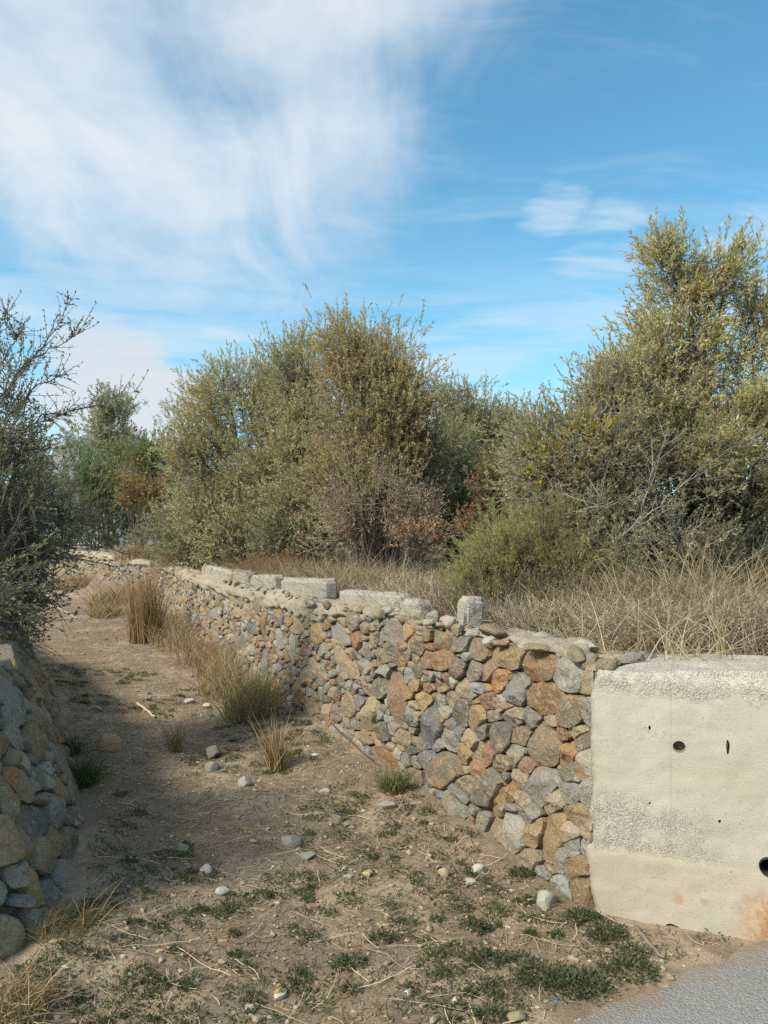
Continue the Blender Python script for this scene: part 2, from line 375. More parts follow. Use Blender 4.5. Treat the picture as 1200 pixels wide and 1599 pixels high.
M_PEBBLE = mat_pebble()
M_STONE, M_EARTH, M_MORTAR, M_BLOCK, M_CONC = mat_stone(), mat_earth_mortar(), mat_mortar(), mat_block(), mat_concrete()
M_DIRT, M_ROAD, M_LEAF, M_DRY, M_BARK, M_HILL = mat_dirt(), mat_asphalt(), mat_leaf('green_leaf'), mat_leaf('dry_blade', 0.2, 0.75, 0.15), mat_bark(), mat_hill()
M_PIPE, M_IRON = mat_plain('black_plastic_pipe', (0.02, 0.02, 0.02), 0.5), mat_plain('rusty_iron', (0.10, 0.05, 0.03), 0.85)
M_CLAYPIPE = mat_plain('silted_pipe', (0.22, 0.17, 0.11), 0.9)
M_BLUE, M_PAPER = mat_plain('blue_plastic', (0.10, 0.22, 0.42), 0.4), mat_plain('white_paper', (0.62, 0.63, 0.62), 0.8)

# ------------------------------------------------------------------ layout of the lane
SLOPE = -0.4528
CORNER = np.array((0.866, 3.27))
RW = np.array([(40, -13.0), (4.5, 1.74), (1.49, 3.01), (0.866, 3.27), (-3.72, 13.4), (-7.6, 18.0), (-14, 23.0), (-40, 41)], float)
LW = np.array([(-40, -12), (-5, 0.95), (-1.85, 2.15), (-1.37, 2.62), (-1.24, 2.95), (-1.36, 3.4), (-1.56, 4.1), (-2.05, 5.2), (-2.9, 7.0), (-4.2, 9.5), (-6.0, 12.3), (-9.5, 15.5), (-16, 20), (-40, 35)], float)
RPOLY = np.vstack([RW, [(-40, 6000), (6000, 6000), (6000, -13.0)]])
LPOLY = np.vstack([LW, [(-6000, 35), (-6000, -12)]])

def seg_dist(x, y, pl):
    best = np.full(x.shape, 1e9)
    for (ax, ay), (bx, by) in zip(pl[:-1], pl[1:]):
        dx, dy = bx - ax, by - ay; t = np.clip(((x - ax) * dx + (y - ay) * dy) / (dx * dx + dy * dy), 0, 1)
        best = np.minimum(best, np.hypot(x - ax - t * dx, y - ay - t * dy))
    return best
def inside(x, y, poly):
    r = np.zeros(x.shape, bool); n = len(poly)
    for i in range(n):
        ax, ay = poly[i]; bx, by = poly[(i + 1) % n]
        if ay == by: continue
        r ^= ((ay > y) != (by > y)) & (x < (bx - ax) * (y - ay) / (by - ay) + ax)
    return r
def sdist(x, y, pl, poly):
    x = np.asarray(x, float); y = np.asarray(y, float)
    return np.where(inside(x, y, poly), 1, -1) * seg_dist(x, y, pl)
ROAD_A, ROAD_D = np.array((0.585, 2.535)), np.array((0.854, 0.520))
def road_s(x, y):
    """positive on the road side of the road's edge"""
    return (x - ROAD_A[0]) * ROAD_D[1] - (y - ROAD_A[1]) * ROAD_D[0]
def lane_base(x, y):
    return 0.70 * sm(y, 9.0, 18.5)
def H(x, y, detail=True):
    x = np.asarray(x, float); y = np.asarray(y, float)
    sR = sdist(x, y, RW, RPOLY); sL = sdist(x, y, LW, LPOLY)
    z = lane_base(x, y)
    off_road = sm(-road_s(x, y), 0.0, 0.5)
    if detail:
        z = z + off_road * (0.05 * fbm(x * 0.9 + 5, y * 0.9, 3) + 0.022 * fbm(x * 5, y * 5, 4) + 0.012 * fbm(x * 19, y * 19, 3))
    z = z + 0.07 * off_road * sm(sR, -0.7, -0.1) * sm(y, 3.6, 5.0) + 0.06 * off_road * sm(sL, -0.6, 0.0)
    z = z - 0.012 * sm(road_s(x, y), 0.0, 0.1)
    hR = 1.00 + 0.33 * sm(y, 10, 18) + 0.014 * np.clip(sR, 0, 7) + 0.05 * fbm(x * 1.3, y * 1.3 + 40, 3)
    hL = 0.80 + 0.45 * sm(y, 8, 20) + 0.02 * np.clip(sL, 0, 6) + 0.05 * fbm(x * 1.1 + 9, y * 1.1, 3)
    tR = sm(sR, 0.10, 0.26); tL = sm(sL, 0.34, 0.55)
    z = z * (1 - tR) + hR * tR
    return z * (1 - tL) + hL * tL
def h1(x, y): return float(H(np.array([x]), np.array([y]))[0])

def axis(dense_lo, dense_hi, step, lo, hi, mid=None):
    a = list(np.arange(dense_lo, dense_hi, step)); s = step; v = a[-1]
    while v < hi: s *= 1.06; v += s; a.append(v)
    s = step; v = a[0]; b = []
    while v > lo: s *= 1.10; v -= s; b.append(v)
    return np.array(b[::-1] + a)
gx = axis(-2.6, 1.9, 0.032, -5000, 5000); gy = axis(2.2, 7.5, 0.032, -60, 5000)
XX, YY = np.meshgrid(gx, gy)
ZZ = H(XX, YY)
nx, ny = len(gx), len(gy)
idx = np.arange(nx * ny).reshape(ny, nx)
FQ = np.stack([idx[:-1, :-1], idx[:-1, 1:], idx[1:, 1:], idx[1:, :-1]], -1).reshape(-1, 4)
kind(obj('ground', mesh_np('ground', np.stack([XX, YY, ZZ], -1).reshape(-1, 3), FQ, smooth=True), M_DIRT), 'structure')

# road: a sheet with an uneven edge
ts = np.arange(-9, 12, 0.03); rows = [0.0, 0.05, 0.12, 0.3, 0.8, 2.0, 6.5]
edge = 0.05 * fbm(ts * 2.2, ts * 0 + 3, 4) + 0.03 * fbm(ts * 13, ts * 0 + 8, 4)
rv = []
for q in rows:
    off = q + edge * (1 - sm(q, 0, 0.4)); px_ = ROAD_A[0] + ROAD_D[0] * ts + ROAD_D[1] * off; py_ = ROAD_A[1] + ROAD_D[1] * ts - ROAD_D[0] * off
    rv.append(np.stack([px_, py_, np.full_like(ts, 0.010 if q > 0 else -0.02) + 0.004 * fbm(px_ * 3, py_ * 3, 3)], -1))
rv = np.array(rv); ri = np.arange(rv.shape[0] * rv.shape[1]).reshape(rv.shape[0], -1)
RF = np.stack([ri[:-1, :-1], ri[1:, :-1], ri[1:, 1:], ri[:-1, 1:]], -1).reshape(-1, 4)
# keep the sheet in front of the concrete wall and off the terraces
flat = rv.reshape(-1, 3); keep = (sdist(flat[:, 0], flat[:, 1], RW, RPOLY) < 0.1) & (sdist(flat[:, 0], flat[:, 1], LW, LPOLY) < 0.05)
RF = RF[keep[RF].all(1)]
kind(obj('road', mesh_np('road', flat, RF, smooth=True), M_ROAD), 'structure')

# far hill
hv = []; nxh, nyh = 90, 14
for j in range(nyh):
    for i in range(nxh):
        x = -3200 + 4200 * i / (nxh - 1); y = 2200 + 1500 * j / (nyh - 1)
        ridge = math.exp(-((j / (nyh - 1) - 0.5) / 0.24) ** 2)
        hgt = 120 + 270 * math.exp(-((x + 1080) / 330) ** 2) + 130 * math.exp(-((x + 300) / 600) ** 2) + 90 * float(fbm(x / 260, y / 260, 4))
        hv.append((x, y, ridge * max(hgt, 20)))
hi = np.arange(nxh * nyh).reshape(nyh, nxh)
HF = np.stack([hi[:-1, :-1], hi[:-1, 1:], hi[1:, 1:], hi[1:, :-1]], -1).reshape(-1, 4)
kind(obj('hill', mesh_np('hill', np.array(hv), HF, smooth=True), M_HILL), 'structure')

# ------------------------------------------------------------------ stones of the walls
PAL = dict(G=(.285, .28, .25), D=(.18, .165, .14), T=(.345, .28, .19), O=(.32, .185, .085), Y=(.36, .262, .135), W=(.42, .395, .335), R=(.265, .16, .11), S=(.175, .185, .19), M=(.29, .245, .18))
RUST = dict(G=.3, D=.4, T=.5, O=.7, Y=.4, W=.2, R=.5, S=.1, M=1.0)
def stone_col(k, r):
    j = r.uniform(0.56, 1.06); c = PAL[k]
    return (c[0] * j * r.uniform(.95, 1.06), c[1] * j, c[2] * j * r.uniform(.93, 1.07), RUST[k] * r.uniform(.5, 1.0))

def clip(poly, a, b, c):
    """keep the part of the polygon where a*x + b*y <= c"""
    o = []; n = len(poly)
    for i in range(n):
        p, q = poly[i], poly[(i + 1) % n]; dp = a * p[0] + b * p[1] - c; dq = a * q[0] + b * q[1] - c
        if dp <= 0: o.append(p)
        if (dp < 0 < dq) or (dq < 0 < dp):
            t = dp / (dp - dq); o.append((p[0] + (q[0] - p[0]) * t, p[1] + (q[1] - p[1]) * t))
    return o
def hull(pts):
    pts = sorted(set((round(a, 6), round(b, 6)) for a, b in pts))
    def half(ps):
        h = []
        for p in ps:
            while len(h) > 1 and (h[-1][0] - h[-2][0]) * (p[1] - h[-2][1]) - (h[-1][1] - h[-2][1]) * (p[0] - h[-2][0]) <= 0: h.pop()
            h.append(p)
        return h
    l = half(pts); u = half(pts[::-1]); return l[:-1] + u[:-1]

def pack(fixed, W, Ht, radii, r, elong=0.25):
    """fixed: list of (list of circles, colour key); fills W x Ht with more stones; -> list of (polygon, key)"""
    cs, rs, ids, keys = [], [], [], []
    for circles, k in fixed:
        for (x, y, q) in circles: cs.append((x, y)); rs.append(q); ids.append(len(keys))
        keys.append(k)
    cs = list(cs)
    for rad, tries in radii:
        for _ in range(tries):
            q = rad * r.uniform(0.85, 1.15); x, y = r.uniform(0, W), r.uniform(q * 0.5, Ht - q * 0.4)
            new = [(x, y, q)]
            if r.random() < elong:
                an = r.uniform(-0.6, 0.6) if r.random() < 0.6 else r.uniform(0.9, 2.2); L = q * r.uniform(0.8, 1.2)
                new = [(x + math.cos(an) * L * s, y + math.sin(an) * L * s, q * 0.8) for s in (-1, 0, 1)]
            A = np.array(cs).reshape(-1, 2); B = np.array(rs)
            if len(A) and any(((A[:, 0] - a) ** 2 + (A[:, 1] - b) ** 2 < (0.93 * (B + c)) ** 2).any() for a, b, c in new): continue
            if any(b < 0.3 * c or b > Ht - 0.3 * c for a, b, c in new): continue
            for a, b, c in new: cs.append((a, b)); rs.append(c); ids.append(len(keys))
            keys.append(r.choices('TGDYORWSM', (26, 28, 17, 7, 9, 5, 6, 8, 7))[0])
    A = np.array(cs); B = np.array(rs); cells = {}
    for i in range(len(A)):
        x, y = A[i]; b = B[i] * 2.2
        poly = [(max(x - b, 0), max(y - b, -0.02)), (min(x + b, W), max(y - b, -0.02)), (min(x + b, W), min(y + b, Ht)), (max(x - b, 0), min(y + b, Ht))]
        dx = A - A[i]; d2 = (dx ** 2).sum(1)
        for j in np.nonzero((d2 < (b * 1.5 + B.max()) ** 2) & (d2 > 0))[0]:
            if ids[j] == ids[i]: continue
            a, c = dx[j]; rhs = (d2[j] + B[i] ** 2 - B[j] ** 2) / 2 + a * x + c * y
            poly = clip(poly, a, c, rhs)
            if len(poly) < 3: break
        if len(poly) >= 3: cells.setdefault(ids[i], []).extend(poly)
    return [(hull(ps), keys[k]) for k, ps in cells.items() if len(ps) >= 3]

def stone_mesh(poly, to_w, r, size_hint, bulge, back, segs=18, rings=(1.0, 0.94, 0.82, 0.62, 0.34), gap=0.005, stretch=1.0):
    """rounded polygon -> stone with an angular, uneven front; to_w maps (u, v, out) arrays to the world"""
    p = np.array(poly); c = p.mean(0)
    q = np.roll(p, -1, 0); f = r.uniform(0.04, 0.17)        # knock off the corners
    p = np.stack([p * (1 - f) + q * f, p * f + q * (1 - f)], 1).reshape(-1, 2)
    d = np.hypot(*(np.roll(p, -1, 0) - p).T); L = np.concatenate([[0], np.cumsum(d)]); tt = np.linspace(0, L[-1], segs, endpoint=False)
    pc = np.vstack([p, p[:1]]); b = np.stack([np.interp(tt, L, pc[:, 0]), np.interp(tt, L, pc[:, 1])], 1)
    b = b - c; rad = np.hypot(b[:, 0], b[:, 1])
    size = float(np.sqrt(np.mean(rad ** 2)))
    seed = r.uniform(0, 500)
    wob = np.array([mnoise.noise(Vector((q[0] / size * 1.6 + seed, q[1] / size * 1.6, 0.3))) + 0.5 * mnoise.noise(Vector((q[0] / size * 4 + seed, q[1] / size * 4, 0.3))) for q in b])
    b = b * ((rad - gap * (0.3 + 1.2 * r.random())) / np.maximum(rad, 1e-4) * (1.0 + 0.17 * (wob - 0.05)))[:, None]
    planes = []
    for _ in range(r.randint(3, 6)):
        an = r.uniform(0, 6.283); sl = r.uniform(0.15, 1.1); planes.append((math.cos(an) * sl, math.sin(an) * sl, r.uniform(0.5, 1.0)))
    hb = bulge * r.uniform(0.55, 1.25) * min(1.4, size / size_hint); shift = r.uniform(-0.35, 0.30) * bulge
    pw_ = r.uniform(5.0, 14.0)
    pts = [(*(b[i] * 0.88), -back) for i in range(segs)]
    def front(x, y, s, k):
        hh = (1 - s ** pw_) * 1.1
        for (ax, ay, o) in planes: hh = min(hh, max(o + (ax * x + ay * y) / size, -0.2))
        e = 0.4 + 0.6 * (1 - s ** 3)
        nz = mnoise.noise(Vector((x / size * 1.5 + seed, y / size * 1.5 - seed, 0.1))) * 0.38 + abs(mnoise.noise(Vector((x / size * 3.1 - seed, y / size * 3.1, 2.0)))) * -0.30 + mnoise.noise(Vector((x / size * 7 + seed, y / size * 7, 4.0))) * 0.12
        return hb * (hh - 0.45 + nz * e) + shift
    for k, s in enumerate(rings):
        for i in range(segs):
            x, y = b[i] * s; pts.append((x, y, front(x, y, s, k)))
    pts.append((0, 0, front(0, 0, 0, 0)))
    pts = np.array(pts); V = to_w((pts[:, 0] + c[0]) * stretch, pts[:, 1] + c[1], pts[:, 2])
    Fs = []
    for k in range(len(rings)):
        for i in range(segs):
            j = (i + 1) % segs; Fs.append((k * segs + i, k * segs + j, (k + 1) * segs + j, (k + 1) * segs + i))
    n = len(rings) * segs
    for i in range(segs): Fs.append((n + i, n + (i + 1) % segs, n + segs))
    return V, Fs

def join_meshes(name, parts, mat_smooth=True):
    V, Fs, cols, o = [], [], [], 0
    for v, f, c in parts:
        V.append(v); Fs += [tuple(i + o for i in q) for q in f]; cols.append(np.tile(c, (len(v), 1))); o += len(v)
    return mesh_py(name, np.vstack(V), Fs, np.vstack(cols))

def wall_frame(pl, z_bot, z_top, batter, height):
    """(u, v, out) -> world along a polyline (u metres, v 0..height), outward = left-hand normal of the path given"""
    pl = np.array(pl, float); d = np.diff(pl, axis=0); L = np.hypot(d[:, 0], d[:, 1]); cum = np.concatenate([[0], np.cumsum(L)])
    tn = d / L[:, None]; nn = np.stack([-tn[:, 1], tn[:, 0]], 1)
    mids = (cum[:-1] + cum[1:]) / 2
    def f(u, v, o):
        u = np.asarray(u, float); v = np.asarray(v, float); o = np.asarray(o, float)
        i = np.clip(np.searchsorted(cum, u, 'right') - 1, 0, len(L) - 1)
        bx = pl[i, 0] + tn[i, 0] * (u - cum[i]); by = pl[i, 1] + tn[i, 1] * (u - cum[i])
        nxx = np.interp(u, mids, nn[:, 0]); nyy = np.interp(u, mids, nn[:, 1]); q = np.hypot(nxx, nyy); nxx, nyy = nxx / q, nyy / q
        zb = z_bot(bx, by); zt = z_top(bx, by)
        oo = o - batter * (v / height)
        return np.stack([bx + nxx * oo, by + nyy * oo, zb + (zt - zb) * v / height], -1)
    f.length = cum[-1]
    return f

# ---- right-hand dry stone wall
WT = 1.06
zt_right = lambda x, y: WT + 0.34 * sm(y, 11.0, 18.0)
RIGHT = wall_frame([(0.866, 3.27), (-3.72, 13.4), (-7.6, 18.0), (-10.5, 20.4)], lambda x, y: lane_base(x, y), zt_right, 0.05, WT)
# outward normal must face the lane (left of the direction of travel)
STR = 1.7
def px_uv(px, py):
    d = 2.3467 / ((px - 600) / F - SLOPE); return (d - 3.27) / 0.911, EYE - (py - PY) / F * d
Zst = [(130,65,65,55,0,'M'),(228,85,62,55,0,'G'),(330,115,62,70,0,'T'),(480,150,85,80,0,'Y'),(645,210,80,88,0,'O'),(830,260,100,100,0,'G'),(1010,310,85,75,0,'T'),
 (140,185,66,56,0,'O'),(60,180,36,58,0,'R'),(212,222,36,58,25,'D'),(305,240,58,55,0,'G'),(378,240,28,58,25,'R'),(445,290,58,70,0,'O'),(530,340,58,82,8,'G'),(680,385,92,90,0,'O'),
 (835,470,72,92,0,'T'),(965,470,72,80,0,'G'),(250,340,44,42,0,'T'),(60,330,36,28,0,'R'),(40,400,44,52,0,'Y'),(75,540,58,132,8,'S'),(255,465,42,78,0,'D'),(330,490,42,72,10,'Y'),(395,400,40,42,0,'R'),
 (520,490,52,56,0,'T'),(450,590,56,85,0,'D'),(560,590,56,56,0,'T'),(690,640,88,115,0,'T'),(610,505,38,56,0,'G'),(905,630,44,58,0,'D'),(860,560,48,36,0,'T'),(820,690,38,66,10,'O'),
 (860,790,70,60,0,'T'),(970,740,42,80,0,'W'),(70,715,54,42,0,'S'),(150,775,92,106,0,'M'),(375,690,50,76,0,'R'),(335,770,40,54,0,'O'),(268,690,38,56,0,'Y'),(460,750,38,50,0,'Y'),
 (395,880,68,116,25,'D'),(458,935,42,82,15,'Y'),(680,860,64,106,15,'G'),(545,690,46,56,0,'W'),(615,745,46,46,0,'R'),(580,830,42,50,0,'T'),(855,900,56,66,30,'G'),(955,905,52,80,0,'W'),
 (885,1012,68,56,0,'Y'),(525,895,28,56,0,'O'),(580,935,42,56,0,'T'),(630,1020,46,64,0,'G'),(550,1110,58,116,-10,'W'),(445,1140,62,104,0,'M'),(650,1105,42,86,10,'Y'),(750,1130,60,155,8,'Y'),
 (370,1065,38,72,10,'G'),(310,1075,34,52,0,'R'),(262,1022,48,62,0,'G'),(200,960,56,72,0,'G'),(50,930,48,52,0,'T'),(640,1255,52,52,0,'T'),(790,1260,34,56,0,'G'),(895,1310,66,56,20,'Y'),(955,1420,56,78,0,'Y'),
 (835,1110,50,56,25,'T'),(10,830,42,66,0,'T'),(290,860,52,56,0,'T'),(750,960,40,70,25,'T')]
fixed = []
for (zx, zy, hw, hh, ang, k) in Zst:
    px_, py_ = 640 + zx / 3.475, 980 + zy / 3.475; hw /= 3.475; hh /= 3.475
    u0, v0 = px_uv(px_, py_); e = 0.5
    J = np.array([[(px_uv(px_ + e, py_)[0] - px_uv(px_ - e, py_)[0]) / STR, (px_uv(px_, py_ + e)[0] - px_uv(px_, py_ - e)[0]) / STR],
                  [px_uv(px_ + e, py_)[1] - px_uv(px_ - e, py_)[1], px_uv(px_, py_ + e)[1] - px_uv(px_, py_ - e)[1]]])
    a = math.radians(ang); Rm = np.array([[math.cos(a), -math.sin(a)], [math.sin(a), math.cos(a)]])
    U, S, _ = np.linalg.svd(J @ Rm @ np.diag([hw, hh]))
    ma, mi = S; ax = U[:, 0]
    if u0 < 0.05 or v0 < 0.02: u0 = max(u0, 0.05)
    cx, cy = u0 / STR, v0 * 1.0
    if ma / mi > 1.3:
        n = 3 if ma / mi < 2.2 else 5; q = mi * 0.98
        circ = [(cx + ax[0] * (ma - q) * s, cy + ax[1] * (ma - q) * s, q * (0.98 if abs(s) < 0.9 else 0.9)) for s in np.linspace(-1, 1, n)]
    else: circ = [(cx, cy, (ma + mi) / 2)]
    fixed.append((circ, k))
rr = random.Random(5)
cap_h = lambda u: 0.012 + 0.15 * sm(u, 1.6, 4.2)
cells = pack(fixed, RIGHT.length / STR, WT - 0.03, [(0.086, 160), (0.068, 420), (0.050, 900), (0.034, 2600), (0.024, 7000), (0.016, 12000)], rr, 0.5)
stones = []
for poly, k in cells:
    c = np.mean(poly, 0); u = c[0] * STR
    if c[1] > WT - cap_h(u) + 0.01: continue
    if u > 12.5 and rr.random() < 0.1: continue
    sz = math.sqrt(len(poly) and abs(sum(poly[i][0] * poly[(i + 1) % len(poly)][1] - poly[(i + 1) % len(poly)][0] * poly[i][1] for i in range(len(poly)))) / 2)
    if sz < 0.018: continue
    w3 = RIGHT(np.array([u]), np.array([c[1]]), np.array([0.0]))[0]
    if u > 5.0 and rr.random() < 0.55: k = rr.choice('TTYRGWT')       # redder, earthier stones further up the lane
    stones.append((sz / w3[1], u, sz, poly, k))
stones.sort(key=lambda s: -s[0])
base_r = (0.866, 3.27, 0.0)
wall = empty('stone_wall', base_r, 'long retaining wall of mixed grey, ochre and rust field stones along the right of the lane', 'stone wall')
rest = []
for i, (_, u, sz, poly, k) in enumerate(stones):
    near = i < 250
    V, Fs = stone_mesh(poly, RIGHT, rr, 0.06, 0.038, 0.10, 22 if near else 11, (1.0, 0.965, 0.88, 0.72, 0.5, 0.25) if near else (1.0, 0.86, 0.5), 0.0025, STR)
    col = stone_col(k, rr)
    if near:
        cc = V.mean(0)
        obj('stone', mesh_py('stone', V - cc, Fs, np.tile(col, (len(V), 1)), sharp=30), M_STONE, wall, tuple(cc - np.array(base_r)))
    else: rest.append((V - np.array(base_r), Fs, col))
o = obj('far_stones', join_meshes('far_stones', rest), M_STONE, wall); o['kind'] = 'stuff'

def grid_mesh(name, fn, us, vs, smooth=True):
    U_, V_ = np.meshgrid(us, vs); Q = fn(U_.ravel(), V_.ravel())
    gi = np.arange(len(us) * len(vs)).reshape(len(vs), len(us))
    Fq = np.stack([gi[:-1, :-1], gi[1:, :-1], gi[1:, 1:], gi[:-1, 1:]], -1).reshape(-1, 4)
    return mesh_np(name, Q, Fq, smooth=smooth)
def prof_right(u, v, top_back=0.34):
    """v runs up the face to WT and then back over the top"""
    up = np.minimum(v, WT); back = np.clip(v - WT, 0, None)
    return up, back
def core_fn(u, v):
    up, back = prof_right(u, v)
    rough = 0.012 * fbm(u * 9, v * 9, 4) + 0.010 * fbm(u * 30, v * 30, 3)
    fillm = np.maximum(0.75 * sm(0.20 - v, 0, 0.16) * sm(1.4 - u, 0, 1.0), sm(fbm(u * 2.4, v * 3.5 + 5, 3), 0.0, 0.40))
    o_ = -0.062 + rough + 0.044 * fillm
    q = RIGHT(u, up - 0.03, o_ - back); q[:, 2] += np.where(v < 0.02, -0.08, 0)
    return q - np.array(base_r)
us = np.concatenate([np.arange(-0.0, 5, 0.018), np.arange(5, RIGHT.length, 0.07)])
obj('wall_core', grid_mesh('wall_core', core_fn, us, np.concatenate([[-0.0], np.arange(0.02, WT + 0.36, 0.03)])), M_EARTH, wall)
def cap_fn(u, v):
    up, back = prof_right(u, v)
    lower = WT - cap_h(u) - 0.05 * fbm(u * 3.2, u * 0 + 3, 4) - 0.05 * fbm(u * 9, v * 9 + 7, 3)
    mask = sm(v, lower - 0.012, lower + 0.02)
    hole = sm(fbm(u * 4.2 + 31, v * 4.2, 4), 0.30, 0.42) * (1 - sm(v, WT - 0.03, WT + 0.03))
    mask = mask * (1 - hole)
    rough = 0.020 * fbm(u * 7, v * 7 + 3, 4) + 0.020 * fbm(u * 24, v * 24, 4)
    rnd_edge = 0.035 * np.exp(-((v - WT) / 0.045) ** 2)
    o_ = -0.06 + mask * (0.068 + rough) - rnd_edge * (0.5 + 1.6 * np.clip(fbm(u * 8, u * 0 + 4, 3) + 0.3, 0, 1))
    q = RIGHT(u, up, o_ - back)
    q[:, 2] += np.where(back > 0, 0.030 * fbm(u * 2.6, back * 6 + 2, 4) + 0.030 * fbm(u * 13, back * 13, 4), 0) - 0.6 * rnd_edge + np.where(v > WT, -0.10 * sm(back, 0.30, 0.36), 0)
    q[:, 2] -= 0.03 * (1 - sm(u, 0.0, 0.45))
    along = (q[:, 0] - CORNER[0]) * 0.923 - (q[:, 1] - CORNER[1]) * 0.385      # the concrete wall takes over past the corner
    q[:, 2] -= 0.22 * sm(along + 0.03 * fbm(q[:, 0] * 14, q[:, 1] * 14, 3), -0.06, 0.02)
    return q - np.array(base_r)
obj('mortar_cap', grid_mesh('mortar_cap', cap_fn, us, np.arange(WT - 0.34, WT + 0.38, 0.014)), M_MORTAR, wall)

# ---- loose rocks and blocks: shaped lumps
def rock(size, r, sub=2, flat=0.7, ang=4):
    bm = bmesh.new(); bmesh.ops.create_icosphere(bm, subdivisions=sub, radius=1.0)
    pl = [(Vector((r.gauss(0, 1), r.gauss(0, 1), r.gauss(0, 1))).normalized(), r.uniform(0.42, 0.8)) for _ in range(ang * 2)]
    s = r.uniform(0, 99)
    for v in bm.verts:
        for n, d in pl:
            k = v.co.dot(n)
            if k > d: v.co -= n * (k - d) * 0.9
        v.co *= 1 + 0.10 * mnoise.noise(v.co * 2.3 + Vector((s, 0, 0)))
        v.co = Vector((v.co.x * size[0] / 2, v.co.y * size[1] / 2, v.co.z * size[2] / 2))
    V = np.array([v.co for v in bm.verts]); Fs = [[v.index for v in f.verts] for f in bm.faces]; bm.free()
    return V, Fs
def rotz(V, a):
    c, s = math.cos(a), math.sin(a); return np.stack([V[:, 0] * c - V[:, 1] * s, V[:, 0] * s + V[:, 1] * c, V[:, 2]], -1)
def block_mesh(L, W_, Hh, r, n=(14, 4, 4), chip=0.018):
    bm = bmesh.new(); bmesh.ops.create_cube(bm, size=1.0)
    for axis_, k in ((0, n[0]), (1, n[1]), (2, n[2])):
        es = [e for e in bm.edges if abs((e.verts[0].co - e.verts[1].co).normalized()[axis_]) > 0.9]
        bmesh.ops.subdivide_edges(bm, edges=es, cuts=k, use_grid_fill=True)
    s = r.uniform(0, 99)
    for v in bm.verts:
        e = sum(abs(abs(q) - 0.5) < 1e-4 for q in v.co)
        p = Vector((v.co.x * L, v.co.y * W_, v.co.z * Hh)); nz = mnoise.noise(p * 9 + Vector((s, 0, 0))); n2 = mnoise.noise(p * 31 + Vector((s, 5, 0)))
        if e >= 2: p -= Vector((v.co.x * 2, v.co.y * 2, v.co.z * 2)) * max(0, 0.006 + chip * (0.5 + nz) * (e - 1))
        p += Vector((nz, n2, nz)) * 0.005 + Vector((0, 0, 0.010 * nz if v.co.z > 0.49 else 0))
        v.co = p
    V = np.array([v.co for v in bm.verts]); Fs = [[v.index for v in f.verts] for f in bm.faces]; bm.free()
    return V, Fs

WDIR = np.array((-0.4125, 0.911)); WIN = np.array((0.911, 0.4125)); WANG = math.atan2(WDIR[1], WDIR[0])
def on_wall(px_, setback):
    """point on the wall top, a given setback behind the face, seen in a photo column"""
    k = (px_ - 600) / F; d = (CORNER @ WIN + setback) / (k * WIN[0] + WIN[1]); q = np.array((k * d, d))
    return q, float((q - CORNER) @ WDIR)
br = random.Random(21)
for (pa, pb, hgt, sb, label) in (
    (322, 369, 0.15, 0.25, 'long pale concrete kerb block at the far end of the row on the stone wall'),
    (372, 394, 0.15, 0.25, 'short chipped concrete block next to the far kerb block on the stone wall'),
    (399, 438, 0.135, 0.25, 'grey concrete block left of the widest kerb block on the stone wall'),
    (446, 520, 0.155, 0.24, 'widest pale concrete kerb block standing on the middle of the stone wall'),
    (543, 632, 0.115, 0.27, 'low concrete kerb block half sunk in scrub on the stone wall'),
    (636, 668, 0.10, 0.28, 'lowest broken concrete block, nearest of the kerb row, half hidden by scrub')):
    (A, ua), (B, ub) = on_wall(pa, sb), on_wall(pb, sb); mid = (A + B) / 2; L = abs(ua - ub)
    V, Fs = block_mesh(L, 0.15, hgt + 0.05, br, (max(4, int(L / 0.05)), 4, 4), 0.022)
    zt = float(zt_right(mid[0], mid[1])) - 0.025
    o = obj('concrete_block', mesh_py('concrete_block', rotz(V, WANG), Fs, smooth=False), M_BLOCK, None, (mid[0], mid[1], zt + hgt / 2))
    o.rotation_euler = (br.uniform(-.05, .05), br.uniform(-.02, .02), br.uniform(-.04, .04)); tag(o, label, 'concrete block', 'concrete kerb blocks along the wall top')
A, ua = on_wall(735, 0.20)
V, Fs = block_mesh(0.125, 0.13, 0.20, br, (5, 5, 6), 0.02)
o = obj('concrete_block', mesh_py('concrete_block', rotz(V, 0.33), Fs, smooth=False), M_BLOCK, None, (A[0], A[1], WT + 0.075)); o.rotation_euler = (0.03, 0.10, 0)
tag(o, 'upright squared concrete block standing on end on the stone wall before the green broom', 'concrete block')
for (px_, sb, s, col, lab) in ((605, 0.10, (0.16, 0.10, 0.07), 'W', 'flat pale mortar lump on the wall edge below the low kerb block'),
                          (676, 0.08, (0.12, 0.06, 0.13), 'W', 'pointed whitish mortar fragment standing on the wall edge'),
                          (703, 0.10, (0.17, 0.09, 0.10), 'W', 'broad pale mortar chunk left of the upright block on the wall'),
                          (440, 0.10, (0.10, 0.08, 0.05), 'W', 'small white stone lying before the widest kerb block'),
                          (655, 0.12, (0.14, 0.10, 0.06), 'T', 'tan rubble piece between the mortar lumps on the wall edge'),
                          (772, 0.12, (0.22, 0.14, 0.08), 'T', 'flat tan cap stone right of the upright block on the wall'),
                          (355, 0.12, (0.30, 0.14, 0.05), 'G', 'thin grey slab lying on the far wall top before the far block')):
    A, ua = on_wall(px_, sb); V, Fs = rock(s, br, 3); V = rotz(V, WANG + br.uniform(-.3, .3))
    o = obj('rubble_stone', mesh_py('rubble_stone', V, Fs, np.tile(stone_col(col, br), (len(V), 1))), M_STONE, None, (A[0], A[1], WT + s[2] * 0.32 - 0.005))
    tag(o, lab, 'stone', 'rubble on the stone wall')

